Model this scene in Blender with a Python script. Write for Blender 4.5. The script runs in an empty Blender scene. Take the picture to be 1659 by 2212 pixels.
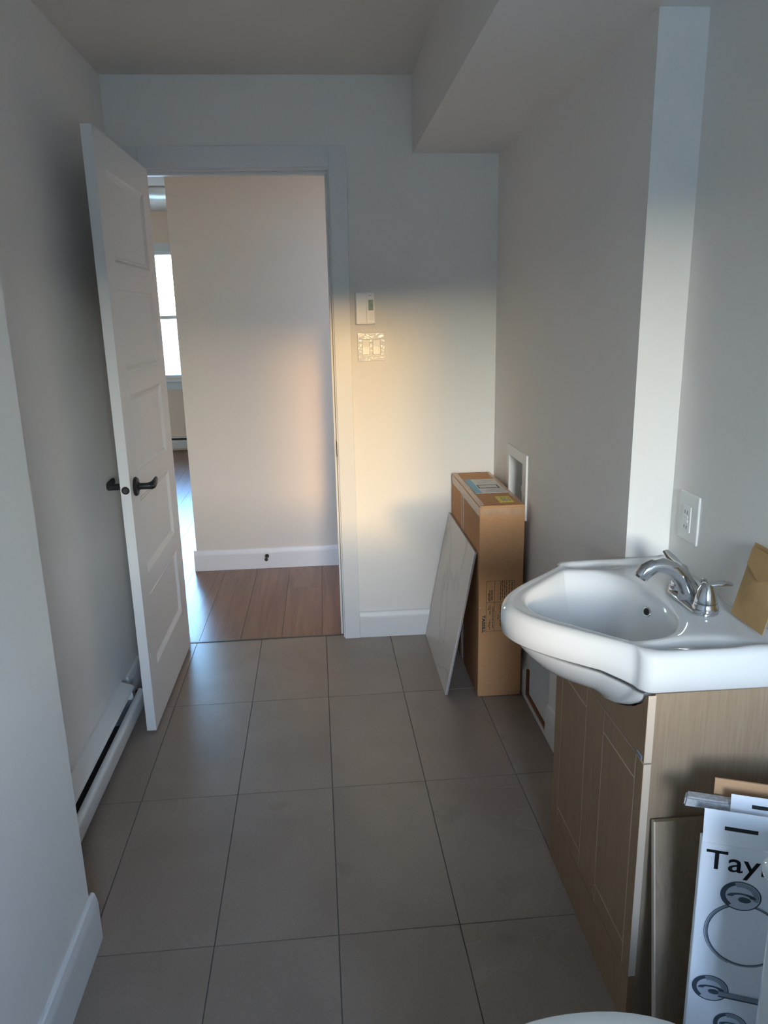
import bpy, bmesh, math, random
from mathutils import Vector, Matrix
from math import pi, sin, cos, tan, sqrt, radians

random.seed(7)
S = bpy.context.scene
COL = S.collection

# ------------------------------------------------------------------ camera
def set_camera():
    f, pitch, yaw, roll, h = 1638.172, 0.25592, 0.07447, -0.02137, 1.49179
    cy, sy, cp, sp = cos(yaw), sin(yaw), cos(pitch), sin(pitch)
    fwd = Vector((sy * cp, cy * cp, -sp))
    right = Vector((cy, -sy, 0))
    up = right.cross(fwd)
    r2 = right * cos(roll) + up * sin(roll)
    u2 = -right * sin(roll) + up * cos(roll)
    cam = bpy.data.cameras.new('camera')
    cam.sensor_fit = 'VERTICAL'
    cam.sensor_height = 36.0
    cam.lens = f / 2212 * 36.0
    cam.clip_start = 0.02
    cam.clip_end = 600
    o = bpy.data.objects.new('camera', cam)
    COL.objects.link(o)
    M = Matrix((r2, u2, -fwd)).transposed().to_4x4()
    M.translation = (0, 0, h)
    o.matrix_world = M
    S.camera = o
set_camera()

# ------------------------------------------------------------------ sky (low sun straight behind the camera)
W = bpy.data.worlds.new('world')
S.world = W
W.use_nodes = True
nt = W.node_tree
sky = nt.nodes.new('ShaderNodeTexSky')
sky.sky_type = 'NISHITA'
sky.sun_disc = True
sky.sun_size = radians(4.5)
sky.sun_intensity = 0.0027
sky.sun_elevation = radians(6.5)
sky.sun_rotation = radians(176.9)
sky.altitude = 0
sky.air_density = 0.8
sky.dust_density = 0.4
sky.ozone_density = 2.35
bg = nt.nodes['Background']
nt.links.new(sky.outputs[0], bg.inputs[0])
bg.inputs[1].default_value = 1.0
S.view_settings.view_transform = 'Standard'
S.view_settings.look = 'None'
S.view_settings.gamma = 1.0
S.view_settings.use_curve_mapping = False
S.view_settings.exposure = 3.36
try:
    S.cycles.use_denoising = True
    S.cycles.denoiser = 'OPENIMAGEDENOISE'
    S.cycles.denoising_input_passes = 'RGB_ALBEDO_NORMAL'
    S.cycles.denoising_prefilter = 'ACCURATE'
    S.cycles.denoising_quality = 'HIGH'
    S.cycles.max_bounces = 14
    S.cycles.diffuse_bounces = 10
    S.cycles.sample_clamp_indirect = 4.0
except Exception:
    pass

def portal(name, loc, rot, w, h):
    l = bpy.data.lights.new(name, 'AREA')
    l.shape = 'RECTANGLE'
    l.size, l.size_y = w, h
    l.cycles.is_portal = True
    o = bpy.data.objects.new(name, l)
    o.location = loc
    o.rotation_euler = rot
    COL.objects.link(o)

# window openings (rear window lies behind the camera, far window at the end of the flat)
RW = dict(x0=0.06, x1=0.70, z0=1.05, z1=2.08, y=-1.30)
FW = dict(x0=-3.30, x1=-1.30, z0=0.83, z1=2.20, y=8.90)
portal('window_portal', ((RW['x0'] + RW['x1']) / 2, RW['y'] - 0.13, (RW['z0'] + RW['z1']) / 2), (pi / 2, 0, 0), RW['x1'] - RW['x0'], RW['z1'] - RW['z0'])
portal('window_portal', ((FW['x0'] + FW['x1']) / 2, FW['y'] + 0.13, (FW['z0'] + FW['z1']) / 2), (pi / 2, 0, pi), FW['x1'] - FW['x0'], FW['z1'] - FW['z0'])

# ------------------------------------------------------------------ materials
def mat(name, color, rough=0.5, metal=0.0, spec=0.5, noise=None, bump=None, coat=0.0):
    """noise=(scale, amount, stretch) tints the base colour; bump=(scale, strength, stretch)"""
    m = bpy.data.materials.new(name)
    m.use_nodes = True
    n = m.node_tree
    b = n.nodes['Principled BSDF']
    c = (*color, 1)
    b.inputs['Base Color'].default_value = c
    b.inputs['Roughness'].default_value = rough
    b.inputs['Metallic'].default_value = metal
    b.inputs['Specular IOR Level'].default_value = spec
    b.inputs['Coat Weight'].default_value = coat
    if noise or bump:
        tc = n.nodes.new('ShaderNodeTexCoord')
    if noise:
        mp = n.nodes.new('ShaderNodeMapping')
        mp.inputs['Scale'].default_value = noise[2]
        tx = n.nodes.new('ShaderNodeTexNoise')
        tx.inputs['Scale'].default_value = noise[0]
        tx.inputs['Detail'].default_value = 6
        rp = n.nodes.new('ShaderNodeValToRGB')
        a = noise[1]
        rp.color_ramp.elements[0].position = 0.3
        rp.color_ramp.elements[1].position = 0.7
        rp.color_ramp.elements[0].color = (*[x * (1 - a) for x in color], 1)
        rp.color_ramp.elements[1].color = (*[min(1, x * (1 + a)) for x in color], 1)
        n.links.new(tc.outputs['Object'], mp.inputs[0])
        n.links.new(mp.outputs[0], tx.inputs[0])
        n.links.new(tx.outputs[0], rp.inputs[0])
        n.links.new(rp.outputs[0], b.inputs['Base Color'])
    if bump:
        mp2 = n.nodes.new('ShaderNodeMapping')
        mp2.inputs['Scale'].default_value = bump[2]
        t2 = n.nodes.new('ShaderNodeTexNoise')
        t2.inputs['Scale'].default_value = bump[0]
        t2.inputs['Detail'].default_value = 4
        bp = n.nodes.new('ShaderNodeBump')
        bp.inputs['Strength'].default_value = bump[1]
        bp.inputs['Distance'].default_value = 0.002
        n.links.new(tc.outputs['Object'], mp2.inputs[0])
        n.links.new(mp2.outputs[0], t2.inputs[0])
        n.links.new(t2.outputs[0], bp.inputs['Height'])
        n.links.new(bp.outputs[0], b.inputs['Normal'])
    return m

I3 = (1, 1, 1)
M = {}
M['wall'] = mat('wall_paint', (0.80, 0.775, 0.745), 0.6, spec=0.3, noise=(40, 0.006, I3))
M['ceiling'] = mat('ceiling_paint', (0.72, 0.69, 0.64), 0.9, spec=0.2, noise=(40, 0.006, I3))
M['trim'] = mat('trim_paint', (0.74, 0.74, 0.74), 0.35, spec=0.45)
M['door'] = mat('door_paint', (0.74, 0.73, 0.725), 0.38, spec=0.45)
M['grout'] = mat('grout', (0.13, 0.12, 0.11), 0.95)
M['white_plastic'] = mat('white_plastic', (0.78, 0.78, 0.77), 0.3)
M['wrap_plastic'] = mat('film_wrapped_plastic', (0.74, 0.735, 0.72), 0.12, bump=(90, 0.5, I3))
M['white_metal'] = mat('white_enamel', (0.72, 0.72, 0.71), 0.38)
M['dark_slot'] = mat('dark_slot', (0.012, 0.012, 0.013), 0.6)
M['lid'] = mat('glossy_white_lid', (0.88, 0.88, 0.87), 0.25)
M['fin'] = mat('heater_fin_metal', (0.28, 0.31, 0.35), 0.45, metal=0.6)
M['black'] = mat('black_metal', (0.018, 0.019, 0.022), 0.42, metal=0.3)
M['latch'] = mat('bronze_latch', (0.10, 0.09, 0.08), 0.4, metal=0.7)
M['chrome'] = mat('chrome', (0.62, 0.63, 0.65), 0.09, metal=1.0)
M['aerator'] = mat('aerator', (0.10, 0.10, 0.11), 0.4, metal=0.6)
M['ceramic'] = mat('white_ceramic', (0.65, 0.67, 0.69), 0.07, spec=0.5, coat=0.0)
M['cardboard'] = mat('cardboard', (0.53, 0.285, 0.14), 0.8, spec=0.2, noise=(60, 0.07, (1, 1, 6)), bump=(120, 0.12, (1, 1, 5)))
M['cardboard_tan'] = mat('tan_cardboard', (0.50, 0.30, 0.17), 0.8, spec=0.2, noise=(60, 0.05, (1, 1, 6)))
M['kraft'] = mat('kraft_paper', (0.46, 0.29, 0.13), 0.7, spec=0.25, noise=(25, 0.08, I3), bump=(18, 0.35, I3))
M['tape'] = mat('packing_tape', (0.50, 0.315, 0.19), 0.25, spec=0.5, noise=(30, 0.08, (1, 4, 1)), bump=(40, 0.3, I3))
M['label_white'] = mat('white_paper_label', (0.66, 0.65, 0.62), 0.5)
M['label_blue'] = mat('blue_label_print', (0.17, 0.42, 0.60), 0.5)
M['label_yellow'] = mat('yellow_sticker', (0.72, 0.58, 0.09), 0.5)
M['ink'] = mat('black_ink', (0.012, 0.013, 0.018), 0.5)
M['ink_faint'] = mat('brown_black_ink', (0.075, 0.05, 0.035), 0.8)
M['ink_grey'] = mat('grey_ink', (0.30, 0.29, 0.28), 0.6)
M['box_white'] = mat('white_carton', (0.84, 0.86, 0.91), 0.35)
M['foam'] = mat('grey_foam', (0.42, 0.42, 0.43), 0.9, noise=(150, 0.2, I3), bump=(180, 0.5, I3))
M['mdf'] = mat('light_edge_band', (0.56, 0.45, 0.35), 0.6)
M['raw_brown'] = mat('raw_brown_edge', (0.20, 0.085, 0.04), 0.9)
M['lcd'] = mat('green_lcd', (0.045, 0.17, 0.115), 0.15)
M['lcd_dark'] = mat('lcd_digits', (0.008, 0.03, 0.02), 0.3)
M['print_dark'] = mat('printed_dark_chrome', (0.055, 0.075, 0.10), 0.4)
M['print_mid'] = mat('printed_mid_chrome', (0.23, 0.28, 0.34), 0.4)
M['print_light'] = mat('printed_light_chrome', (0.50, 0.54, 0.62), 0.4)
M['bag'] = mat('dark_plastic_wrap', (0.035, 0.04, 0.035), 0.25, bump=(60, 0.8, (1, 1, 0.25)))
M['leaf'] = mat('conifer_green', (0.03, 0.04, 0.02), 0.9, noise=(0.4, 0.3, I3))
M['ground'] = mat('pale_ground', (0.72, 0.56, 0.41), 0.95, noise=(0.3, 0.15, I3))
M['lamp'] = mat('opal_glass', (0.85, 0.85, 0.84), 0.3)
M['far_wall'] = mat('cream_wall_paint', (0.84, 0.66, 0.54), 0.7, spec=0.3)
M['hall_wall'] = mat('warm_light_hall_paint', (0.68, 0.56, 0.47), 0.7, spec=0.3, noise=(40, 0.006, I3))  # brownish tone puts the hall's warm light into the paint colour
M['hall_trim'] = mat('hall_trim_paint', (0.74, 0.66, 0.62), 0.4)

def glass_mat():
    m = bpy.data.materials.new('window_glass')
    m.use_nodes = True
    n = m.node_tree
    n.nodes.clear()
    out = n.nodes.new('ShaderNodeOutputMaterial')
    mx = n.nodes.new('ShaderNodeMixShader')
    fr = n.nodes.new('ShaderNodeFresnel')
    fr.inputs[0].default_value = 1.2
    tr = n.nodes.new('ShaderNodeBsdfTransparent')
    tr.inputs[0].default_value = (0.96, 0.97, 0.97, 1)
    gl = n.nodes.new('ShaderNodeBsdfGlossy')
    gl.inputs['Roughness'].default_value = 0.02
    n.links.new(fr.outputs[0], mx.inputs[0])
    n.links.new(tr.outputs[0], mx.inputs[1])
    n.links.new(gl.outputs[0], mx.inputs[2])
    n.links.new(mx.outputs[0], out.inputs[0])
    return m
M['glass'] = glass_mat()

def rgb_mix(n, blend, fac, a, b):
    x = n.nodes.new('ShaderNodeMixRGB')
    x.blend_type = blend
    for i, v in enumerate((fac, a, b)):
        if hasattr(v, 'type') and hasattr(v, 'node'):
            n.links.new(v, x.inputs[i])
        elif isinstance(v, (int, float)):
            x.inputs[i].default_value = v
        else:
            x.inputs[i].default_value = (*v, 1)
    return x.outputs[0]

def tile_mat():
    m = bpy.data.materials.new('grey_porcelain_tile')
    m.use_nodes = True
    n = m.node_tree
    b = n.nodes['Principled BSDF']
    tc = n.nodes.new('ShaderNodeTexCoord')
    oi = n.nodes.new('ShaderNodeObjectInfo')
    ad = n.nodes.new('ShaderNodeVectorMath')
    ad.operation = 'ADD'
    n.links.new(tc.outputs['Object'], ad.inputs[0])
    cx = n.nodes.new('ShaderNodeVectorMath')
    cx.operation = 'SCALE'
    cx.inputs[0].default_value = (3.7, 9.1, 0)
    n.links.new(oi.outputs['Random'], cx.inputs['Scale'])
    n.links.new(cx.outputs[0], ad.inputs[1])
    def noise(scale, detail, dist=0.0):
        t = n.nodes.new('ShaderNodeTexNoise')
        t.inputs['Scale'].default_value = scale
        t.inputs['Detail'].default_value = detail
        t.inputs['Distortion'].default_value = dist
        n.links.new(ad.outputs[0], t.inputs[0])
        return t.outputs[0]
    def ramp(src, stops):
        r = n.nodes.new('ShaderNodeValToRGB')
        while len(r.color_ramp.elements) < len(stops):
            r.color_ramp.elements.new(0.5)
        for e, (p, c) in zip(r.color_ramp.elements, stops):
            e.position = p
            e.color = (*c, 1)
        n.links.new(src, r.inputs[0])
        return r.outputs[0]
    base = ramp(noise(3.0, 6, 0.6), [(0.3, (0.25, 0.195, 0.160)), (0.7, (0.305, 0.245, 0.205))])
    fine = ramp(noise(140, 3), [(0.3, (0.93, 0.93, 0.93)), (0.7, (1.05, 1.05, 1.05))])
    c = rgb_mix(n, 'MULTIPLY', 1.0, base, fine)
    vein = ramp(noise(1.9, 3, 1.2), [(0.492, (0, 0, 0)), (0.5, (1, 1, 1)), (0.508, (0, 0, 0))])
    vmask = ramp(noise(1.1, 1), [(0.52, (0, 0, 0)), (0.62, (0.16, 0.16, 0.16))])
    vm = rgb_mix(n, 'MULTIPLY', 1.0, vein, vmask)
    c = rgb_mix(n, 'MIX', vm, c, (0.46, 0.43, 0.40))
    dirt = ramp(noise(5.5, 5, 0.3), [(0.66, (1, 1, 1)), (0.74, (0.80, 0.79, 0.77))])
    c = rgb_mix(n, 'MULTIPLY', 0.7, c, dirt)
    n.links.new(c, b.inputs['Base Color'])
    rr = n.nodes.new('ShaderNodeMapRange')
    rr.inputs[3].default_value = 0.27
    rr.inputs[4].default_value = 0.38
    n.links.new(noise(9, 4), rr.inputs[0])
    n.links.new(rr.outputs[0], b.inputs['Roughness'])
    b.inputs['Specular IOR Level'].default_value = 0.5
    bp = n.nodes.new('ShaderNodeBump')
    bp.inputs['Strength'].default_value = 0.05
    bp.inputs['Distance'].default_value = 0.002
    n.links.new(noise(70, 3), bp.inputs['Height'])
    n.links.new(bp.outputs[0], b.inputs['Normal'])
    return m
M['tile'] = tile_mat()

def wood_mat(name, dark, light, axis, rough, scale=1.0, bump=0.1, gloss_noise=False):
    """grain stretched along the given axis (0,1,2)"""
    m = bpy.data.materials.new(name)
    m.use_nodes = True
    n = m.node_tree
    b = n.nodes['Principled BSDF']
    tc = n.nodes.new('ShaderNodeTexCoord')
    oi = n.nodes.new('ShaderNodeObjectInfo')
    sc = n.nodes.new('ShaderNodeVectorMath')
    sc.operation = 'SCALE'
    sc.inputs[0].default_value = (5.3, 7.7, 3.1)
    n.links.new(oi.outputs['Random'], sc.inputs['Scale'])
    ad = n.nodes.new('ShaderNodeVectorMath')
    ad.operation = 'ADD'
    n.links.new(tc.outputs['Object'], ad.inputs[0])
    n.links.new(sc.outputs[0], ad.inputs[1])
    mp = n.nodes.new('ShaderNodeMapping')
    s = [26 * scale] * 3
    s[axis] = 1.3 * scale
    mp.inputs['Scale'].default_value = s
    n.links.new(ad.outputs[0], mp.inputs[0])
    t = n.nodes.new('ShaderNodeTexNoise')
    t.inputs['Scale'].default_value = 1.0
    t.inputs['Detail'].default_value = 8
    t.inputs['Distortion'].default_value = 0.9
    n.links.new(mp.outputs[0], t.inputs[0])
    r = n.nodes.new('ShaderNodeValToRGB')
    r.color_ramp.elements[0].position = 0.32
    r.color_ramp.elements[1].position = 0.68
    r.color_ramp.elements[0].color = (*dark, 1)
    r.color_ramp.elements[1].color = (*light, 1)
    n.links.new(t.outputs[0], r.inputs[0])
    n.links.new(r.outputs[0], b.inputs['Base Color'])
    b.inputs['Roughness'].default_value = rough
    bp = n.nodes.new('ShaderNodeBump')
    bp.inputs['Strength'].default_value = bump
    bp.inputs['Distance'].default_value = 0.001
    if gloss_noise:
        t3 = n.nodes.new('ShaderNodeTexNoise')
        t3.inputs['Scale'].default_value = 34
        t3.inputs['Detail'].default_value = 5
        n.links.new(ad.outputs[0], t3.inputs[0])
        n.links.new(t3.outputs[0], bp.inputs['Height'])
    else:
        n.links.new(t.outputs[0], bp.inputs['Height'])
    n.links.new(bp.outputs[0], b.inputs['Normal'])
    return m
M['plank'] = wood_mat('brown_vinyl_plank', (0.165, 0.075, 0.045), (0.27, 0.135, 0.085), 1, 0.30, 1.0, 0.35, True)
M['vanity'] = wood_mat('oak_laminate', (0.27, 0.19, 0.125), (0.325, 0.24, 0.165), 2, 0.5, 5.0, 0.05)
M['vanity_door'] = wood_mat('brown_laminate', (0.245, 0.145, 0.075), (0.30, 0.185, 0.10), 2, 0.45, 5.0, 0.05)

def marble_mat():
    m = bpy.data.materials.new('pale_marble_tile')
    m.use_nodes = True
    n = m.node_tree
    b = n.nodes['Principled BSDF']
    tc = n.nodes.new('ShaderNodeTexCoord')
    t = n.nodes.new('ShaderNodeTexNoise')
    t.inputs['Scale'].default_value = 1.5
    t.inputs['Detail'].default_value = 6
    t.inputs['Distortion'].default_value = 0.7
    n.links.new(tc.outputs['Object'], t.inputs[0])
    r = n.nodes.new('ShaderNodeValToRGB')
    e = r.color_ramp.elements
    e[0].position, e[0].color = 0.485, (0.70, 0.655, 0.62, 1)
    e[1].position, e[1].color = 0.515, (0.71, 0.665, 0.63, 1)
    k = e.new(0.5)
    k.color = (0.58, 0.54, 0.505, 1)
    n.links.new(t.outputs[0], r.inputs[0])
    n.links.new(r.outputs[0], b.inputs['Base Color'])
    b.inputs['Roughness'].default_value = 0.35
    return m
M['marble'] = marble_mat()

# ------------------------------------------------------------------ mesh helpers
def tag(o, label=None, cat=None, group=None, kind=None):
    if label: o['label'] = label
    if cat: o['category'] = cat
    if group: o['group'] = group
    if kind: o['kind'] = kind
    return o

def thing(name, label, cat, loc=(0, 0, 0), group=None):
    o = bpy.data.objects.new(name, None)
    o.empty_display_size = 0.05
    o.location = loc
    COL.objects.link(o)
    return tag(o, label, cat, group)

def struct_root(name, label, loc=(0, 0, 0)):
    o = bpy.data.objects.new(name, None)
    o.empty_display_size = 0.05
    o.location = loc
    COL.objects.link(o)
    return tag(o, label, None, None, 'structure')

def obj(name, bm, m, parent=None, smooth=False, label=None):
    """bm holds world coordinates; the object is parented keeping them in place"""
    bmesh.ops.recalc_face_normals(bm, faces=bm.faces)
    me = bpy.data.meshes.new(name)
    bm.to_mesh(me)
    bm.free()
    o = bpy.data.objects.new(name, me)
    COL.objects.link(o)
    if m is not None:
        me.materials.append(m)
    if smooth:
        for p in me.polygons:
            p.use_smooth = True
    if parent is not None:
        o.parent = parent
        base = Vector(parent.location)
        q = parent.parent
        while q is not None:
            base += Vector(q.location)
            q = q.parent
        for v in me.vertices:
            v.co -= base
    else:
        # put the origin at the thing's base
        xs = [v.co for v in me.vertices]
        c = Vector((sum(v.x for v in xs) / len(xs), sum(v.y for v in xs) / len(xs), min(v.z for v in xs)))
        for v in me.vertices:
            v.co -= c
        o.location = c
    if label: o['label'] = label
    return o

def NB():
    return bmesh.new()

def box(bm, a, b, bevel=0.0, seg=1, xf=None):
    x0, y0, z0 = [min(a[i], b[i]) for i in range(3)]
    x1, y1, z1 = [max(a[i], b[i]) for i in range(3)]
    t = bmesh.new()
    vs = [t.verts.new(p) for p in ((x0, y0, z0), (x1, y0, z0), (x1, y1, z0), (x0, y1, z0), (x0, y0, z1), (x1, y0, z1), (x1, y1, z1), (x0, y1, z1))]
    for f in ((0, 3, 2, 1), (4, 5, 6, 7), (0, 1, 5, 4), (1, 2, 6, 5), (2, 3, 7, 6), (3, 0, 4, 7)):
        t.faces.new([vs[i] for i in f])
    if bevel > 0:
        bmesh.ops.bevel(t, geom=t.edges[:], offset=bevel, segments=seg, affect='EDGES', profile=0.5)
    merge(bm, t, xf)

def merge(bm, t, xf=None):
    mp = {}
    for v in t.verts:
        mp[v] = bm.verts.new(xf @ v.co if xf is not None else v.co)
    for f in t.faces:
        try:
            nf = bm.faces.new([mp[v] for v in f.verts])
            nf.smooth = f.smooth
        except ValueError:
            pass
    t.free()

def bx(name, a, b, m, parent=None, bevel=0.0, seg=1, label=None, xf=None):
    bm = NB()
    box(bm, a, b, bevel, seg, xf)
    return obj(name, bm, m, parent, False, label)

def prism(bm, poly, axis, a, b, bevel=0.0, seg=2, xf=None):
    """extrude a 2-D polygon along an axis from a to b; poly coords are the two other axes in order"""
    t = bmesh.new()
    def P(p, q):
        l = list(p)
        l.insert(axis, q)
        return l
    v0 = [t.verts.new(P(p, a)) for p in poly]
    v1 = [t.verts.new(P(p, b)) for p in poly]
    n = len(poly)
    t.faces.new(v0[::-1])
    t.faces.new(v1)
    for i in range(n):
        t.faces.new((v0[i], v0[(i + 1) % n], v1[(i + 1) % n], v1[i]))
    if bevel > 0:
        bmesh.ops.bevel(t, geom=t.edges[:], offset=bevel, segments=seg, affect='EDGES', profile=0.5)
    merge(bm, t, xf)

def slab(bm, axis, d0, d1, ab, holes):
    """wall slab normal to axis from d0 to d1, rectangle ab=(a0,a1,b0,b1) with rectangular holes"""
    A = sorted({ab[0], ab[1], *[h[0] for h in holes], *[h[1] for h in holes]})
    B = sorted({ab[2], ab[3], *[h[2] for h in holes], *[h[3] for h in holes]})
    A = [a for a in A if ab[0] <= a <= ab[1]]
    B = [b for b in B if ab[2] <= b <= ab[3]]
    def solid(i, j):
        if i < 0 or j < 0 or i >= len(A) - 1 or j >= len(B) - 1:
            return False
        ca, cb = (A[i] + A[i + 1]) / 2, (B[j] + B[j + 1]) / 2
        return not any(h[0] < ca < h[1] and h[2] < cb < h[3] for h in holes)
    cache = {}
    def V(a, b, d):
        k = (round(a, 6), round(b, 6), round(d, 6))
        if k not in cache:
            l = [a, b]
            l.insert(axis, d)
            cache[k] = bm.verts.new(l)
        return cache[k]
    for i in range(len(A) - 1):
        for j in range(len(B) - 1):
            if not solid(i, j):
                continue
            a0, a1, b0, b1 = A[i], A[i + 1], B[j], B[j + 1]
            for d in (d0, d1):
                bm.faces.new((V(a0, b0, d), V(a1, b0, d), V(a1, b1, d), V(a0, b1, d)))
            for (di, dj, p, q) in ((-1, 0, (a0, b0), (a0, b1)), (1, 0, (a1, b0), (a1, b1)), (0, -1, (a0, b0), (a1, b0)), (0, 1, (a0, b1), (a1, b1))):
                if not solid(i + di, j + dj):
                    bm.faces.new((V(*p, d0), V(*q, d0), V(*q, d1), V(*p, d1)))

def tube(bm, pts, rads, seg=16, flat=(1, 1), caps=True, up=Vector((0, 0, 1))):
    """swept tube; flat scales (side, up) of the section"""
    pts = [Vector(p) for p in pts]
    rings = []
    for i, p in enumerate(pts):
        if i == 0: d = pts[1] - p
        elif i == len(pts) - 1: d = p - pts[i - 1]
        else: d = pts[i + 1] - pts[i - 1]
        d.normalize()
        s = d.cross(up)
        if s.length < 1e-3:
            s = d.cross(Vector((0, 1, 0)))
        s.normalize()
        u = s.cross(d)
        r = rads[i] if isinstance(rads, (list, tuple)) else rads
        fl = flat[i] if isinstance(flat, list) else flat
        rings.append([bm.verts.new(p + s * (r * fl[0] * cos(2 * pi * k / seg)) + u * (r * fl[1] * sin(2 * pi * k / seg))) for k in range(seg)])
    for a, b in zip(rings, rings[1:]):
        for k in range(seg):
            bm.faces.new((a[k], a[(k + 1) % seg], b[(k + 1) % seg], b[k]))
    if caps:
        bm.faces.new(rings[0][::-1])
        bm.faces.new(rings[-1])

def lathe(bm, prof, loc, axis='z', seg=32, sx=1.0, sy=1.0):
    """prof = [(r, h)] revolved about an axis through loc"""
    L = Vector(loc)
    def P(r, h, a):
        c, s = r * cos(a) * sx, r * sin(a) * sy
        return L + {'z': Vector((c, s, h)), 'x': Vector((h, c, s)), 'y': Vector((c, h, s))}[axis]
    rings = []
    for r, h in prof:
        if r < 1e-6:
            rings.append([bm.verts.new(P(0, h, 0))])
        else:
            rings.append([bm.verts.new(P(r, h, 2 * pi * k / seg)) for k in range(seg)])
    for a, b in zip(rings, rings[1:]):
        for k in range(seg):
            k2 = (k + 1) % seg
            if len(a) == 1 and len(b) == 1: continue
            if len(a) == 1: bm.faces.new((a[0], b[k], b[k2]))
            elif len(b) == 1: bm.faces.new((a[k], a[k2], b[0]))
            else: bm.faces.new((a[k], a[k2], b[k2], b[k]))
    if len(rings[0]) > 1: bm.faces.new(rings[0][::-1])
    if len(rings[-1]) > 1: bm.faces.new(rings[-1])

def crisp(o, ang=35):
    me = o.data
    for p in me.polygons: p.use_smooth = True
    me.set_sharp_from_angle(angle=radians(ang))
    return o

def text_mesh(s, size, bold=0.0, extrude=0.0003):
    cu = bpy.data.curves.new('t', 'FONT')
    cu.body = s
    cu.size = size
    cu.offset = bold
    cu.extrude = extrude
    cu.resolution_u = 3
    t = bpy.data.objects.new('t', cu)
    COL.objects.link(t)
    dg = bpy.context.evaluated_depsgraph_get()
    me = bpy.data.meshes.new_from_object(t.evaluated_get(dg))
    bm = bmesh.new()
    bm.from_mesh(me)
    bpy.data.objects.remove(t)
    bpy.data.curves.remove(cu)
    bpy.data.meshes.remove(me)
    return bm

def text_obj(name, s, size, m, parent, origin, ax, ay, bold=0.0, width=None, height=None):
    """flat lettering laid in the plane of the unit vectors ax (reading direction), ay (up)"""
    bm = text_mesh(s, size, bold)
    x0, x1 = min(v.co.x for v in bm.verts), max(v.co.x for v in bm.verts)
    y0, y1 = min(v.co.y for v in bm.verts), max(v.co.y for v in bm.verts)
    kx = width / (x1 - x0) if width else 1
    ky = height / (y1 - y0) if height else kx
    ax, ay, O = Vector(ax), Vector(ay), Vector(origin)
    az = ax.cross(ay)
    for v in bm.verts:
        v.co = O + ax * ((v.co.x - x0) * kx) + ay * ((v.co.y) * ky) + az * v.co.z
    return obj(name, bm, m, parent)

# ------------------------------------------------------------------ dimensions
XL, XN, YN = -0.825, -0.620, 1.600          # left wall, nearer left wall and where it ends
XR, XR2, YC = 0.759, 0.873, 1.815           # far right wall, near right wall and the step between
D, D2 = 3.360, 3.480                        # back wall faces
HC, HS, XS = 2.414, 2.124, 0.399            # ceiling, soffit
YR = RW['y']                                # rear wall
YH = 4.460                                  # hall wall
XHE = -0.810                                # hall wall end
HC2 = 2.61                                  # ceiling of far room
DX0, DX1, DH = -0.700, 0.046, 2.066         # door opening

def struct(name, bm, m, label, parent=None):
    o = obj(name, bm, m, parent)
    o['kind'] = 'structure'
    if label: o['label'] = label
    return o

# ------------------------------------------------------------------ walls, ceiling
bm = NB(); slab(bm, 0, XL - 0.12, XL, (YN, D2, 0, HC), [])
struct('wall_left', bm, M['wall'], 'left wall behind the open door')
bm = NB(); box(bm, (XN - 0.325, YR, 0), (XN, YN, HC), 0.0)
struct('wall_left_front', bm, M['wall'], 'nearest left wall with its outer corner at the frame edge')
bm = NB(); slab(bm, 1, D, D2, (XL, XR2 + 0.12, 0, HC), [(DX0 - 0.02, DX1 + 0.02, -1, DH + 0.02)])
struct('wall_back', bm, M['wall'], 'back wall around the doorway')
bm = NB(); slab(bm, 0, XR, XR2 + 0.12, (YC, D, 0, HS), [(2.827, 3.045, 0.735, 0.920), (2.41, 2.665, 0.022, 0.42)])
struct('wall_right', bm, M['wall'], 'far right wall with the two recessed laundry boxes')
bm = NB(); slab(bm, 0, XR2, XR2 + 0.12, (YR, YC, 0, HS), [])
struct('wall_right_front', bm, M['wall'], 'near right wall behind the vanity')
bm = NB(); slab(bm, 1, YR - 0.15, YR, (XN, XR2, 0, HC), [(RW['x0'], RW['x1'], RW['z0'], RW['z1'])])
struct('wall_rear', bm, M['wall'], 'wall with the window behind the camera')
bm = NB(); box(bm, (XL - 0.12, YR - 0.15, HC), (XR2 + 0.12, D2, HC + 0.12))
struct('ceiling', bm, M['ceiling'], 'flat painted ceiling')
bm = NB(); box(bm, (XS, YR, HS), (XR2 + 0.12, D, HC))
struct('ceiling_soffit', bm, M['wall'], 'dropped soffit along the right wall')

# hall and far room
bm = NB(); box(bm, (XHE, YH, 0), (1.5, 8.9, HC))
struct('wall_hall', bm, M['hall_wall'], 'hall wall seen through the doorway')
bm = NB(); slab(bm, 1, FW['y'], FW['y'] + 0.15, (-4.2, 1.5, 0, HC2), [(FW['x0'], FW['x1'], FW['z0'], FW['z1'])])
struct('wall_far', bm, M['far_wall'], 'cream wall with the bright window at the far end')
bm = NB(); box(bm, (-4.32, D, 0), (-4.2, 9.05, HC2))
struct('wall_far_left', bm, M['hall_wall'], 'left wall of the far room')
bm = NB(); box(bm, (-4.2, D, 0), (XL - 0.12, D2, HC))
struct('wall_hall_near', bm, M['hall_wall'], 'hall side of the bathroom partition')
bm = NB(); box(bm, (1.2, D2, 0), (1.3, YH, HC))
struct('wall_hall_right', bm, M['hall_wall'], 'right end of the hall')
bm = NB(); box(bm, (-4.2, D2, HC), (1.5, 5.90, HC + 0.3))
struct('ceiling_hall', bm, M['hall_wall'], 'hall ceiling seen at the top of the doorway')
bm = NB(); box(bm, (-4.2, 5.90, HC2), (1.5, 9.05, HC2 + 0.1))
struct('ceiling_far', bm, M['hall_wall'], 'ceiling of the far room')

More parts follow.
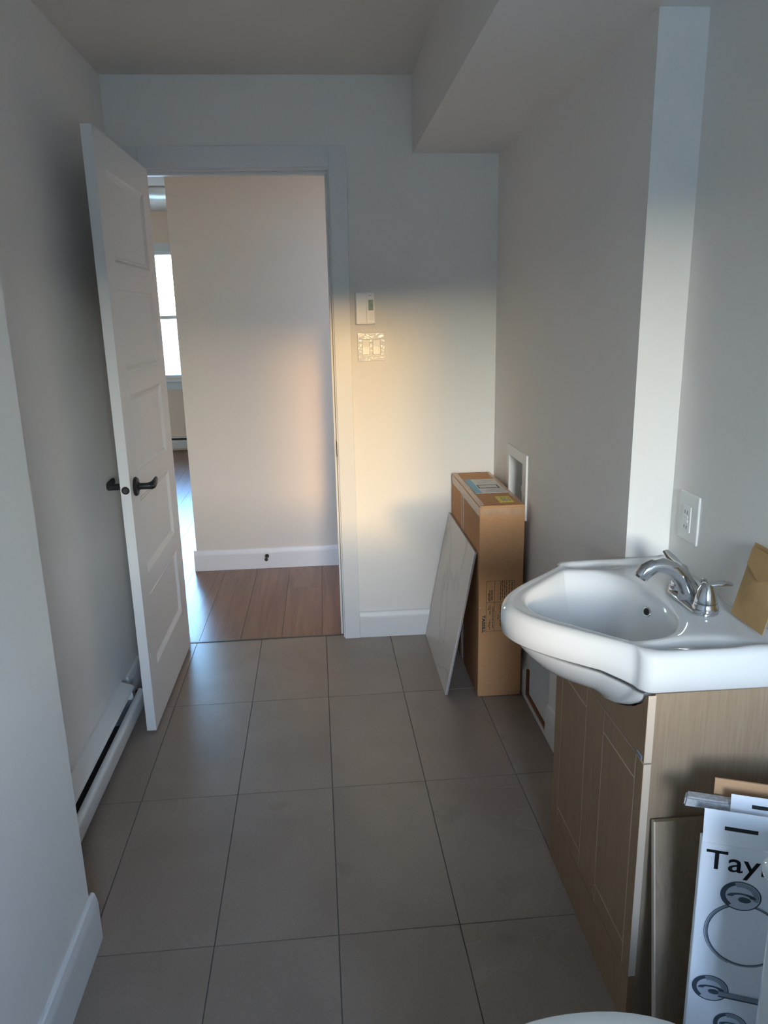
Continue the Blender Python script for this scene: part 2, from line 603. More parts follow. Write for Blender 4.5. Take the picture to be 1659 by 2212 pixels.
# ------------------------------------------------------------------ floors
def clip(poly, ax, lim, keep_less):
    out = []
    for i, p in enumerate(poly):
        q = poly[(i + 1) % len(poly)]
        ip = (p[ax] <= lim) if keep_less else (p[ax] >= lim)
        iq = (q[ax] <= lim) if keep_less else (q[ax] >= lim)
        if ip: out.append(p)
        if ip != iq:
            t = (lim - p[ax]) / (q[ax] - p[ax])
            out.append((p[0] + t * (q[0] - p[0]), p[1] + t * (q[1] - p[1])))
    return out

bm = NB(); box(bm, (XL - 0.12, YR - 0.15, -0.12), (XR2 + 0.12, 3.389, -0.0022))
floor = struct('floor', bm, M['grout'], 'grey porcelain tile floor laid in a straight grid')
TH, TX, TY, x0, y1 = 0.01098, 0.305, 0.61, -0.64187, 2.77701
def TP(i, j):
    return (x0 + TX * i * cos(TH) + TY * (j - 1) * sin(TH), y1 - TY * (j - 1) * cos(TH) + TX * i * sin(TH))
g = 0.0014
for j in range(0, 8):
    for i in range(-1, 5):
        poly = [TP(i + a, j + b) for a, b in ((0, 0), (1, 0), (1, 1), (0, 1))]
        # inset for the joint
        cxm, cym = sum(p[0] for p in poly) / 4, sum(p[1] for p in poly) / 4
        poly = [(p[0] - math.copysign(g, p[0] - cxm), p[1] - math.copysign(g, p[1] - cym)) for p in poly]
        for ax, lim, less in ((0, XL, 0), (0, XR2, 1), (1, YR, 0), (1, 3.388, 1)):
            poly = clip(poly, ax, lim, bool(less))
            if len(poly) < 3: break
        if len(poly) < 3: continue
        if max(p[0] for p in poly) - min(p[0] for p in poly) < 0.004: continue
        if max(p[1] for p in poly) < YN and max(p[0] for p in poly) < XN: continue
        dz = random.uniform(-0.0003, 0.0)
        bm = NB(); prism(bm, poly, 2, -0.009, dz)
        obj('tile', bm, M['tile'], floor)
# planks
bm = NB(); box(bm, (-4.2, 3.391, -0.12), (1.3, 9.05, -0.010))
hall_floor = struct('floor', bm, M['grout'], 'brown plank floor of the hall and far room')
bx('threshold_strip', (DX0 + 0.01, 3.384, -0.004), (DX1 - 0.01, 3.396, 0.002), M['latch'], hall_floor)
PW = 0.195
k = 0
for i in range(-8, 8):
    xa = -0.447 + PW * i
    if xa > 1.2 or xa < -2.3: continue
    off = random.uniform(0, 1.2)
    ya = 3.393
    while ya < 8.9:
        yb = min(8.9, ya + (1.25 if ya > 3.4 else 0.35 + off))
        if not (xa > XHE + 0.05 and ya > YH + 0.05):
            bx('plank', (xa + 0.0008, ya + 0.0006, -0.009), (min(1.2, xa + PW - 0.0008), yb - 0.0006, random.uniform(-0.0004, 0.0)), M['plank'], hall_floor)
        ya = yb
# outdoors
bm = NB(); box(bm, (-250, -260, -0.9), (250, 260, -0.4))
struct('ground', bm, M['ground'], 'pale open ground outside the windows')
bm = NB()
random.seed(3)
prev = None
N = 90
for i in range(N + 1):
    a = pi * (i / N) + pi
    R0 = 95
    hh = 11.2 + 0.5 * sin(i * 0.7) + 0.35 * sin(i * 1.9) + random.uniform(-0.25, 0.25)
    cs = [bm.verts.new((R0 * cos(a), R0 * sin(a), -0.4)), bm.verts.new(((R0 + 6) * cos(a), (R0 + 6) * sin(a), hh)), bm.verts.new(((R0 + 30) * cos(a), (R0 + 30) * sin(a), -0.4))]
    if prev:
        for q in range(3):
            bm.faces.new((prev[q], cs[q], cs[(q + 1) % 3], prev[(q + 1) % 3]))
    prev = cs
struct('hill', bm, M['leaf'], 'low wooded ridge on the horizon behind the camera')

# ------------------------------------------------------------------ windows
def window(name, label, x0, x1, z0, z1, ya, yb, inner, rail_z):
    """ya..yb wall thickness (ya = room face); inner = +1 if room lies towards -y of ya"""
    r = struct_root(name, label, ((x0 + x1) / 2, (ya + yb) / 2, z0))
    ym = (ya * 0.35 + yb * 0.65)
    t = 0.035
    e = 0.001
    for nm, a, b in (('jamb', (x0 + e, 0, z0 + e), (x0 + t, 0, z1 - e)), ('jamb', (x1 - t, 0, z0 + e), (x1 - e, 0, z1 - e)),
                     ('head', (x0 + t, 0, z1 - t), (x1 - t, 0, z1 - e)), ('sill_rail', (x0 + t, 0, z0 + e), (x1 - t, 0, z0 + t))):
        bx(nm, (a[0], min(ya, yb) + 0.002, a[2]), (b[0], max(ya, yb) - 0.002, b[2]), M['trim'], r)
    if rail_z:
        bx('meeting_rail', (x0 + t, ym - 0.02, rail_z - 0.02), (x1 - t, ym + 0.02, rail_z + 0.02), M['trim'], r, 0.004)
        bx('pane', (x0 + t, ym - 0.003, z0 + t), (x1 - t, ym + 0.003, rail_z - 0.02), M['glass'], r)
        bx('pane', (x0 + t, ym - 0.003, rail_z + 0.02), (x1 - t, ym + 0.003, z1 - t), M['glass'], r)
    else:
        bx('pane', (x0 + t, ym - 0.003, z0 + t), (x1 - t, ym + 0.003, z1 - t), M['glass'], r)
    s = -1 if inner > 0 else 1
    c = 0.085
    y_a, y_b = ya + s * 0.0005, ya + s * 0.018
    bx('casing', (x0 - c, y_a, z0 - 0.02), (x0, y_b, z1), M['trim'], r)
    bx('casing', (x1, y_a, z0 - 0.02), (x1 + c, y_b, z1), M['trim'], r)
    bx('casing', (x0 - c, y_a, z1), (x1 + c, y_b, z1 + c), M['trim'], r)
    bx('sill', (x0 - c - 0.02, y_a, z0 - 0.045), (x1 + c + 0.02, ya + s * 0.045, z0 - 0.02), M['trim'], r, 0.003)
    bx('apron', (x0 - c, y_a, z0 - 0.045 - c), (x1 + c, y_b, z0 - 0.045), M['trim'], r)
    return r
window('window_1', 'bright far window at the end of the flat', FW['x0'], FW['x1'], FW['z0'], FW['z1'], FW['y'], FW['y'] + 0.15, 1, 1.50)
window('window_2', 'window behind the camera', RW['x0'], RW['x1'], RW['z0'], RW['z1'], RW['y'], RW['y'] - 0.15, -1, None)

# ------------------------------------------------------------------ door frame
CZ = 2.153
fr = struct_root('trim_1', 'white flat casing and jambs of the doorway', ((DX0 + DX1) / 2, D, 0))
def fb(n, a, b, m='trim', bev=0.0015):
    return bx(n, a, b, M[m], fr, bev)
fb('jamb', (DX1, D - 0.004, 0.0), (DX1 + 0.019, D2 + 0.004, DH))
fb('jamb', (DX0 - 0.019, D - 0.004, 0.0), (DX0, D2 + 0.004, DH))
fb('head_jamb', (DX0 - 0.019, D - 0.004, DH), (DX1 + 0.019, D2 + 0.004, DH + 0.019))
fb('door_stop', (DX1 - 0.011, D + 0.036, 0.001), (DX1, D + 0.070, DH - 0.011))
fb('door_stop', (DX0, D + 0.036, 0.001), (DX0 + 0.011, D + 0.070, DH - 0.011))
fb('door_stop', (DX0, D + 0.036, DH - 0.011), (DX1, D + 0.070, DH))
fb('casing', (DX1 + 0.006, D - 0.018, 0.0), (0.124, D - 0.0005, CZ))
fb('casing', (XL + 0.022, D - 0.018, 0.0), (DX0 - 0.006, D - 0.0005, CZ))
fb('casing', (DX0 - 0.006, D - 0.018, DH + 0.007), (DX1 + 0.006, D - 0.0005, CZ))
bm = NB()
prism(bm, [(D - 0.006, 0.875), (D + 0.030, 0.875), (D + 0.030, 0.945), (D - 0.006, 0.945), (D - 0.0135, 0.925), (D - 0.0135, 0.895)], 0, DX1 - 0.0015, DX1 + 0.001)
obj('strike_plate', bm, M['black'], fr, label='dark strike plate on the right jamb')

# ------------------------------------------------------------------ door leaf, hinged at left jamb and open 90 degrees
dx0, dx1, dy0, dy1, dz0, dz1 = -0.707, -0.673, 2.586, 3.345, 0.010, 2.068
dr = struct_root('door_1', 'white five-panel door standing open against the left', (dx1, dy1, dz0))
zs = [0.225 + 0.3625 * i for i in range(5)]
ph = 0.285
py0, py1 = 2.705, 3.225
bm = NB()
slab(bm, 0, dx0, dx1, (dy0, dy1, dz0, dz1), [(py0, py1, z, z + ph) for z in zs])
obj('leaf', bm, M['door'], dr)
def panel_bm(z):
    bm = NB()
    # stepped bead and a flat field on both faces
    for fx, s in ((dx1, -1), (dx0, 1)):
        rings = []
        for ins, dep in ((0.0, 0.0), (0.010, 0.006), (0.013, 0.004), (0.020, 0.008), (0.024, 0.009)):
            x = fx + s * dep
            rings.append([bm.verts.new((x, a, b)) for a, b in ((py0 + ins, z + ins), (py1 - ins, z + ins), (py1 - ins, z + ph - ins), (py0 + ins, z + ph - ins))])
        for a, b in zip(rings, rings[1:]):
            for k in range(4):
                bm.faces.new((a[k], a[(k + 1) % 4], b[(k + 1) % 4], b[k]))
        bm.faces.new(rings[-1])
    return bm
for z in zs:
    obj('panel', panel_bm(z), M['door'], dr)
hy, hz = 2.650, 0.925
def lever(side):
    s = 1 if side > 0 else -1
    fx = dx1 if s > 0 else dx0
    bm = NB()
    lathe(bm, [(0.0, 0.0), (0.033, 0.0), (0.034, 0.004 * s), (0.030, 0.010 * s), (0.018, 0.012 * s), (0.013, 0.016 * s), (0.0115, 0.020 * s)], (fx, hy, hz), 'x', 28)
    o = obj('rose', bm, M['black'], dr, True); crisp(o, 40)
    bm = NB()
    X0 = fx + s * 0.018
    pts = [(X0, hy, hz), (fx + s * 0.042, hy, hz), (fx + s * 0.054, hy + 0.004, hz), (fx + s * 0.060, hy + 0.018, hz + 0.002), (fx + s * 0.060, hy + 0.036, hz + 0.003), (fx + s * 0.059, hy + 0.056, hz + 0.005), (fx + s * 0.058, hy + 0.076, hz + 0.008)]
    tube(bm, pts, [0.0115, 0.0115, 0.0125, 0.0130, 0.0125, 0.0120, 0.009], 14, [(1, 1), (1, 1), (1, 1.1), (0.75, 1.2), (0.65, 1.25), (0.6, 1.25), (0.6, 1.2)])
    o = obj('lever', bm, M['black'], dr, True)
    crisp(o, 50)
lever(1); lever(-1)
bm = NB(); lathe(bm, [(0.0, 0.0), (0.0135, 0.0), (0.0135, -0.0015), (0.010, -0.0015)], ((dx0 + dx1) / 2, dy0, hz), 'y', 24)
obj('latch_plate', bm, M['black'], dr)
bm = NB(); lathe(bm, [(0.0, -0.008), (0.007, -0.008), (0.0085, -0.005), (0.0085, 0.0)][::-1], ((dx0 + dx1) / 2, dy0, hz), 'y', 20)
obj('latch_bolt', bm, M['latch'], dr)
for z in (0.25, 1.04, 1.82):
    bm = NB(); tube(bm, [(dx0 - 0.005, dy1 - 0.004, z - 0.045), (dx0 - 0.005, dy1 - 0.004, z + 0.045)], 0.006, 12)
    obj('hinge', bm, M['black'], dr)

# ------------------------------------------------------------------ baseboards (profile: flat with eased top)
def bb_profile(t=0.015, h=0.127):
    return [(0, 0), (t, 0), (t, h - 0.030), (t * 0.93, h - 0.022), (t * 0.62, h - 0.004), (t * 0.35, h), (0, h)]
def baseboard(name, label, axis, wall, sgn, a, b, m='trim', parent=None, h=0.127):
    """runs along axis (0=x,1=y) at the wall coordinate, projecting sgn"""
    bm = NB()
    pr = bb_profile(h=h)
    if axis == 1:
        prism(bm, [(wall + sgn * (p[0] + 0.0003), p[1] + 0.0005) for p in pr], 1, a, b)
    else:
        t = bmesh.new()
        prism(t, [(wall + sgn * (p[0] + 0.0003), p[1] + 0.0005) for p in pr], 0, a, b)
        merge(bm, t)
    if parent is not None:
        return obj(name, bm, M[m], parent)
    return struct(name, bm, M[m], label)
baseboard('baseboard_back', 'white baseboard on the back wall right of the doorway', 0, D, -1, 0.1245, XR - 0.016)
baseboard('baseboard_left', 'white baseboard on the left wall behind the door', 1, XL, 1, 2.80, D - 0.019)
r = struct_root('baseboard_left_front', 'white baseboard wrapping the nearest left wall corner', (XN, YN, 0))
baseboard('board', None, 1, XN, 1, YR + 0.001, YN + 0.015, parent=r, h=0.135)
bm = NB()
prism(bm, [(YN + p[0] + 0.0003, p[1] + 0.0005) for p in bb_profile(h=0.135)], 0, XL + 0.002, XN - 0.0005)
obj('board', bm, M['trim'], r)
r = struct_root('baseboard_right', 'white baseboard on the far right wall, cut around the low recess', (XR, 2.5, 0))
baseboard('board', None, 1, XR, -1, 2.685, D - 0.0005, parent=r)
baseboard('board', None, 1, XR, -1, YC + 0.001, 2.40, parent=r)
bx('filler_strip', (XR - 0.015, 2.4005, 0.0005), (XR - 0.0004, 2.6845, 0.014), M['trim'], r)
bx('raw_edge', (XR - 0.010, 2.667, 0.0145), (XR - 0.0004, 2.6845, 0.125), M['raw_brown'], r, label='brown raw edge of the cut baseboard')
bx('raw_edge', (XR - 0.010, 2.4005, 0.0145), (XR - 0.0004, 2.6665, 0.026), M['raw_brown'], r, label='brown raw strip under the recess')
r = baseboard('baseboard_hall', 'pinkish white baseboard on the hall wall', 0, YH, -1, XHE - 0.015, 1.19, 'hall_trim')

# ------------------------------------------------------------------ baseboard heater on left wall
hr = thing('baseboard_heater', 'white electric baseboard heater on the left wall beside the open door', 'heater', (XL, 2.35, 0.0))
ha, hb = 1.70, 2.755
e = 0.0006
bm = NB(); prism(bm, [(XL + e, 0.020), (XL + 0.006, 0.020), (XL + 0.006, 0.150), (XL + e, 0.150)], 1, ha, hb - 0.02)
obj('back_plate', bm, M['white_metal'], hr)
bm = NB(); prism(bm, [(XL + e, 0.152), (XL + 0.010, 0.154), (XL + 0.051, 0.139), (XL + 0.0560, 0.131), (XL + 0.0545, 0.127), (XL + 0.047, 0.135), (XL + 0.008, 0.148), (XL + e, 0.148)], 1, ha, hb - 0.05)
o = obj('hood', bm, M['white_metal'], hr)
bm = NB()
sec = [(XL + 0.0600, 0.098)]
for k in range(9):
    a = pi * 0.62 - k / 8 * pi * 0.62
    sec.append((XL + 0.0615 + 0.0165 * cos(a - 0.1), 0.084 + 0.016 * sin(a)))
sec += [(XL + 0.078, 0.045), (XL + 0.070, 0.026), (XL + 0.058, 0.020), (XL + 0.054, 0.022), (XL + 0.068, 0.040), (XL + 0.073, 0.082), (XL + 0.0600, 0.094)]
prism(bm, sec, 1, ha, hb)
crisp(obj('front_cover', bm, M['white_metal'], hr), 30)
bm = NB(); box(bm, (XL + 0.008, ha + 0.01, 0.045), (XL + 0.060, hb - 0.24, 0.075)); obj('heating_core', bm, M['dark_slot'], hr)
bm = NB(); box(bm, (XL + 0.010, hb - 0.235, 0.045), (XL + 0.060, hb - 0.055, 0.080)); obj('wiring_cover', bm, M['fin'], hr, label='blue grey metal wiring cover')
bm = NB(); prism(bm, [(XL + e, 0.02), (XL + 0.045, 0.02), (XL + 0.049, 0.09), (XL + 0.044, 0.122), (XL + e, 0.146)], 1, hb - 0.052, hb - 0.049); obj('end_cap', bm, M['white_metal'], hr)
for q in (ha, hb - 0.12):
    bx('foot', (XL + 0.004, q, 0.001), (XL + 0.040, q + 0.03, 0.02), M['dark_slot'], hr)
# black rubber stop just past the heater
bm = NB(); tube(bm, [(XL + 0.0155, 2.86, 0.033), (XL + 0.075, 2.86, 0.033)], [0.006, 0.007], 12)
ds = thing('door_stop', 'small black door stop sticking out of the left baseboard behind the door', 'door stop', (XL + 0.016, 2.86, 0.033))
obj('rod', bm, M['black'], ds)
bm = NB(); lathe(bm, [(0.0, 0.0), (0.009, 0.0), (0.009, 0.012), (0.0, 0.012)], (XL + 0.075, 2.86, 0.033), 'x', 14); obj('tip', bm, M['black'], ds)

# ------------------------------------------------------------------ thermostat and switch on back wall
tr = thing('thermostat', 'white wall thermostat with a small green display above the light switch', 'thermostat', (0.188, D, 1.449))
bm = NB()
prism(bm, [(0.146, D - 0.0006), (0.229, D - 0.0006), (0.229, D - 0.016), (0.224, D - 0.024), (0.190, D - 0.027), (0.152, D - 0.027), (0.146, D - 0.023)], 2, 1.449, 1.580, 0.0015, 1)
obj('body', bm, M['white_plastic'], tr)
bm = NB(); box(bm, (0.149, D - 0.0285, 1.453), (0.192, D - 0.026, 1.577), 0.001); obj('cover', bm, M['white_plastic'], tr)
bx('bezel', (0.1935, D - 0.0280, 1.453), (0.2275, D - 0.022, 1.577), M['white_plastic'], tr, 0.0008)
sc = bx('display', (0.2000, D - 0.0286, 1.506), (0.2215, D - 0.0275, 1.550), M['lcd'], tr, label='green liquid crystal display')
for k, (a, b, c, d_) in enumerate(((0.2085, 1.5205, 0.2165, 1.5225), (0.2085, 1.5305, 0.2165, 1.5325), (0.2085, 1.5205, 0.2105, 1.5325), (0.2145, 1.5205, 0.2165, 1.5325), (0.2085, 1.526, 0.2165, 1.5275), (0.203, 1.5085, 0.214, 1.5105), (0.203, 1.542, 0.210, 1.546))):
    bx('digit_segment', (a, D - 0.0289, b), (c, D - 0.0284, d_), M['lcd_dark'], sc)
for z in (1.4855, 1.4690):
    bm = NB(); box(bm, (0.2060, D - 0.0292, z - 0.0035), (0.2205, D - 0.0275, z + 0.0035), 0.0015, 2); obj('button', bm, M['white_plastic'], tr)
bx('printed_mark', (0.203, D - 0.0283, 1.5655), (0.214, D - 0.0279, 1.5675), M['ink_grey'], tr)
sr = thing('light_switch', 'white double rocker light switch beside the door casing', 'light switch', (0.211, D, 1.352))
bx('plate', (0.151, D - 0.006, 1.292), (0.271, D - 0.0005, 1.415), M['wrap_plastic'], sr, 0.0025, 2)
for a in (0.172, 0.218):
    bx('rocker_frame', (a - 0.0015, D - 0.0066, 1.3195), (a + 0.0315, D - 0.0058, 1.3865), M['ink_grey'], sr)
    bm = NB()
    prism(bm, [(D - 0.0060, 1.321), (D - 0.0088, 1.321), (D - 0.0082, 1.353), (D - 0.0086, 1.385), (D - 0.0060, 1.385)], 0, a, a + 0.030, 0.0004, 1)
    obj('rocker', bm, M['white_plastic'], sr)
for x in (0.187, 0.233):
    for z in (1.3035, 1.4035):
        bm = NB(); lathe(bm, [(0.0033, 0.0), (0.0033, -0.0009), (0.0, -0.0013)], (x, D - 0.006, z), 'y', 12); obj('screw', bm, M['white_plastic'], sr)

# ------------------------------------------------------------------ outlet on near right wall
orr = thing('power_outlet', 'white wall outlet with test buttons above the sink', 'outlet', (XR2, 1.712, 0.938))
bx('plate', (XR2 - 0.0068, 1.664, 0.938), (XR2 - 0.0005, 1.760, 1.058), M['white_plastic'], orr, 0.003, 2)
bx('receptacle', (XR2 - 0.0095, 1.696, 0.963), (XR2 - 0.006, 1.738, 1.027), M['white_plastic'], orr, 0.001)
bx('button', (XR2 - 0.0115, 1.706, 0.996), (XR2 - 0.009, 1.728, 1.003), M['white_plastic'], orr, 0.0005)
bx('button', (XR2 - 0.0115, 1.706, 0.986), (XR2 - 0.009, 1.728, 0.993), M['white_plastic'], orr, 0.0005)
for z in (0.974, 1.011):
    for y in (1.711, 1.723):
        bx('slot', (XR2 - 0.0098, y - 0.001, z - 0.004), (XR2 - 0.0094, y + 0.001, z + 0.004), M['dark_slot'], orr)

# ------------------------------------------------------------------ laundry boxes in right wall
def wall_box(name, label, y0, y1, z0, z1, depth, fl, cat, flange=True):
    r = thing(name, label, cat, (XR, (y0 + y1) / 2, z0))
    bm = NB()
    t = 0.003
    e = 0.001
    # five thin sides
    box(bm, (XR - 0.001, y0 + e, z0 + e), (XR + depth, y0 + e + t, z1 - e))
    box(bm, (XR - 0.001, y1 - e - t, z0 + e), (XR + depth, y1 - e, z1 - e))
    box(bm, (XR - 0.001, y0 + e + t, z0 + e), (XR + depth, y1 - e - t, z0 + e + t))
    box(bm, (XR - 0.001, y0 + e + t, z1 - e - t), (XR + depth, y1 - e - t, z1 - e))
    box(bm, (XR + depth - t, y0 + e + t, z0 + e + t), (XR + depth, y1 - e - t, z1 - e - t))
    obj('shell', bm, M['white_plastic'], r)
    if flange:
        bm = NB()
        slab(bm, 0, XR - 0.008, XR - 0.0005, (y0 - fl[0], y1 + fl[1], z0 - fl[2], z1 + fl[3]), [(y0 + 0.001, y1 - 0.001, z0 + 0.001, z1 - 0.001)])
        obj('flange', bm, M['white_plastic'], r)
    return r
wb = wall_box('washer_outlet_box', 'white recessed washing machine outlet box in right wall above the tall carton', 2.827, 3.045, 0.735, 0.920, 0.085, (0.052, 0.034, 0.030, 0.040), 'outlet box')
for y in (2.87, 2.95):
    bm = NB(); tube(bm, [(XR + 0.045, y, 0.739), (XR + 0.045, y, 0.785)], 0.009, 14); obj('valve_stem', bm, M['chrome'], wb)
    bm = NB(); lathe(bm, [(0.0, -0.004), (0.018, -0.004), (0.020, 0.0), (0.018, 0.008), (0.0, 0.010)], (XR + 0.030, y, 0.790), 'x', 20, 1, 1); obj('valve_knob', bm, M['white_plastic'], wb)
db = wall_box('dryer_vent_box', 'white recessed dryer box low in right wall between the carton and vanity', 2.41, 2.665, 0.026, 0.42, 0.105, (0,) * 4, 'vent box', False)
bm = NB(); lathe(bm, [(0.0, 0.0), (0.004, 0.0), (0.004, -0.002), (0.0, -0.003)], (XR + 0.102, 2.48, 0.09), 'x', 10); obj('screw', bm, M['latch'], db)

# ------------------------------------------------------------------ tall carton with labels and tape
B0, B1, BY0, BY1, BZ = 0.562, 0.735, 2.712, 3.338, 0.785
cb = thing('cardboard_carton', 'tall narrow brown cardboard carton standing in the back right corner', 'box', ((B0 + B1) / 2, (BY0 + BY1) / 2, 0))
bm = NB(); box(bm, (B0, BY0, 0.001), (B1, BY1, BZ), 0.003, 2)
obj('carton', bm, M['cardboard'], cb)
e = 0.0008
bx('tape', (B0 - e, BY0 + 0.004, BZ - 0.040), (B0 - 0.0001, BY1 - 0.004, BZ - 0.003), M['tape'], cb)
bx('tape', (B0 + 0.001, BY0 + 0.004, BZ), (B0 + 0.022, BY1 - 0.004, BZ + e), M['tape'], cb)
bx('tape', (B1 - 0.016, BY0 + 0.004, BZ), (B1 - 0.001, BY1 - 0.004, BZ + e), M['tape'], cb)
bx('tape', (B0 + 0.004, BY0 - e, BZ - 0.036), (B1 - 0.004, BY0 - 0.0001, BZ - 0.003), M['tape'], cb)
bx('tape', (B0 + 0.001, 3.035, BZ + e), (B0 + 0.045, 3.085, BZ + 2 * e), M['tape'], cb)
for y in (3.040, 3.078):
    bx('strap', (B0 - 2 * e, y - 0.004, 0.002), (B0 - e, y + 0.004, BZ - 0.001), M['label_white'], cb, label='pale packing strap')
bx('top_flap', (B0 + 0.004, BY0 - 0.003, BZ - 0.006), (B1 - 0.004, BY0 + 0.010, BZ + 0.003), M['cardboard'], cb, 0.002)
lb = bx('shipping_label', (0.588, 2.922, BZ + e), (0.720, 3.184, BZ + 2 * e), M['label_white'], cb, label='white shipping label with blue band')
bx('blue_band', (0.588, 2.922, BZ + 2 * e), (0.615, 3.184, BZ + 2.6 * e), M['label_blue'], lb)
for a, b, c, d_ in ((0.620, 3.008, 0.706, 3.016), (0.620, 3.062, 0.706, 3.068), (0.620, 3.008, 0.625, 3.068), (0.701, 3.008, 0.706, 3.068)):
    bx('printed_frame', (a, b, BZ + 2 * e), (c, d_, BZ + 2.6 * e), M['ink'], lb)
random.seed(11)
for k in range(9):
    a = 0.628 + random.random() * 0.03
    b = 2.935 + k * 0.007 if k < 5 else 3.10 + (k - 5) * 0.018
    bx('printed_line', (a, b, BZ + 2 * e), (a + 0.025 + random.random() * 0.03, b + 0.0022, BZ + 2.5 * e), M['ink_grey'], lb)
ys = bx('warning_sticker', (0.652, 2.766, BZ), (0.706, 2.864, BZ + e), M['label_yellow'], cb, label='yellow sticker with fine print')
for k in range(5):
    bx('printed_line', (0.668 + 0.007 * k, 2.785, BZ + e), (0.671 + 0.007 * k, 2.785 + (0.03 if k % 2 else 0.055), BZ + 1.5 * e), M['ink_grey'], ys)
# print on the front face
fy = BY0 - 0.0006
def ink(x0_, z0_, x1_, z1_, m='ink_faint', n='printed_mark'):
    bx(n, (x0_, fy, z0_), (x1_, fy + 0.0004, z1_), M[m], cb)
for x in (0.591, 0.623, 0.700):
    ink(x, 0.282, x + 0.0013, 0.489, n='printed_frame')
for z in (0.282, 0.402, 0.489):
    ink(0.591, z - 0.0013, 0.7013, z, n='printed_frame')
random.seed(5)
for x, za, zb in ((0.598, 0.41, 0.44), (0.603, 0.405, 0.452), (0.609, 0.41, 0.452), (0.614, 0.41, 0.452), (0.599, 0.30, 0.316), (0.599, 0.37, 0.384), (0.605, 0.288, 0.33), (0.605, 0.35, 0.392), (0.617, 0.295, 0.385),
                  (0.637, 0.33, 0.348), (0.646, 0.30, 0.392), (0.646, 0.41, 0.485), (0.653, 0.29, 0.395), (0.653, 0.418, 0.487), (0.661, 0.415, 0.487), (0.669, 0.41, 0.486), (0.679, 0.30, 0.38), (0.679, 0.43, 0.486), (0.690, 0.42, 0.486)):
    z = za
    while z < zb:
        l = random.uniform(0.006, 0.018)
        ink(x, z, x + 0.0028, min(zb, z + l))
        z += l + 0.003
text_obj('printed_lettering', 'TASSILL', 0.02, M['ink'], cb, (0.5765, fy, 0.3495), (0, 0, -1), (1, 0, 0), 0.0006, width=0.074, height=0.0125)
bx('staple', (0.566, BY0 - 0.0012, 0.3805), (0.570, BY0 - 0.0002, 0.3825), M['label_white'], cb)

# ------------------------------------------------------------------ marble tile leaning on the carton
lt = thing('marble_tile', 'pale veined square tile leaning on the left side of the tall carton', 'tile', (0.49, 3.04, 0.0))
ang = math.asin((0.550 - 0.436) / 0.608)
Rm = Matrix.Translation((0.436, 0, 0.0015)) @ Matrix.Rotation(ang, 4, 'Y')
bm = NB(); box(bm, (0.0, 2.741, 0.0), (0.0025, 3.350, 0.608), 0.0008, 1, Rm); obj('glazed_face', bm, M['marble'], lt)
bm = NB(); box(bm, (0.0026, 2.7415, 0.0005), (0.0095, 3.3495, 0.6075), 0.0004, 1, Rm); obj('tile_body', bm, mat('tile_body', (0.34, 0.30, 0.30), 0.8), lt)

# ------------------------------------------------------------------ vanity cabinet
VX, VXB, VY0, VY1, VT = 0.600, 0.871, 1.254, 1.800, 0.786
vr = thing('vanity_cabinet', 'small wood-grain vanity cabinet with two grooved doors under the white sink', 'cabinet', ((VX + VXB) / 2, (VY0 + VY1) / 2, 0))
bx('side_panel', (VX, VY0, 0.001), (VXB, VY0 + 0.016, VT), M['vanity'], vr)
bx('side_panel', (VX, VY1 - 0.016, 0.001), (VXB, VY1, VT), M['vanity'], vr)
bx('bottom_panel', (VX, VY0 + 0.016, 0.13), (VXB, VY1 - 0.016, 0.146), M['vanity'], vr)
bx('back_panel', (VXB - 0.006, VY0 + 0.016, 0.146), (VXB, VY1 - 0.016, 0.60), M['vanity'], vr)
bx('toe_board', (VX - 0.015, VY0 - 0.006, 0.001), (VX - 0.0005, VY1, 0.134), M['vanity_door'], vr)
DXF = VX - 0.016
ay0, ay1 = VY0 - 0.006, VY1 - 0.004
def front(name, y0, y1, z0, z1, gy, gz, top=None):
    """door: pale core board with brown laminate pieces separated by fine grooves"""
    dcore = bx(name, (DXF + 0.0007, y0, z0), (VX - 0.0005, y1, z1), M['mdf'], vr)
    h = 0.0017
    def pc(nm, a, b, c, d_):
        bx(nm, (DXF, a + 0.0006, c + 0.0006), (DXF + 0.0008, b - 0.0006, d_ - 0.0006), M['vanity_door'], dcore)
    if gy:
        pc('stile', y0, gy[0] - h, z0, z1)
        pc('stile', gy[1] + h, y1, z0, z1)
        pc('rail', gy[0] + h, gy[1] - h, z0, gz[0] - h)
        pc('rail', gy[0] + h, gy[1] - h, gz[1] + h, z1)
        pc('panel', gy[0] + h, gy[1] - h, gz[0] + h, gz[1] - h)
    return dcore
front('door', ay0, 1.5105, 0.1375, 0.6395, (1.284, 1.457), (0.190, 0.587))
front('door', 1.5125, ay1, 0.1375, 0.6395, (1.566, 1.745), (0.190, 0.587))
bx('bumper', (DXF - 0.003, ay0 + 0.006, 0.6455), (DXF - 0.0002, ay0 + 0.030, 0.656), M['fin'], vr, 0.001, label='small grey bumper above the door')

# ------------------------------------------------------------------ sink: bow-front ceramic top
CXB, CYB = 0.570, 1.527          # bowl centre
ZD = 0.868
hw = 0.286                       # half width along y
def outline():
    """closed outline as (u, v): u along the wall, v out from the wall"""
    P = []
    xw = 0.304
    P.append((-hw, 0.0015)); P.append((-hw, 0.27))
    r = 0.030
    for k in range(1, 8):
        a = pi - k / 8 * pi / 2
        P.append((-hw + r + r * cos(a), xw - r + r * sin(a)))
    n = 48
    for k in range(n + 1):
        u = -0.252 + 0.504 * k / n
        P.append((u, xw + 0.199 * max(0.0, cos(pi / 2 * u / 0.254)) ** 1.12))
    for k in range(1, 8):
        a = pi / 2 - k / 8 * pi / 2
        P.append((hw - r + r * cos(a), xw - r + r * sin(a)))
    P.append((hw, 0.27)); P.append((hw, 0.0015))
    return [(XR2 - v, CYB + u + 0.003) for u, v in P]
OUT = outline()
UNDER = []
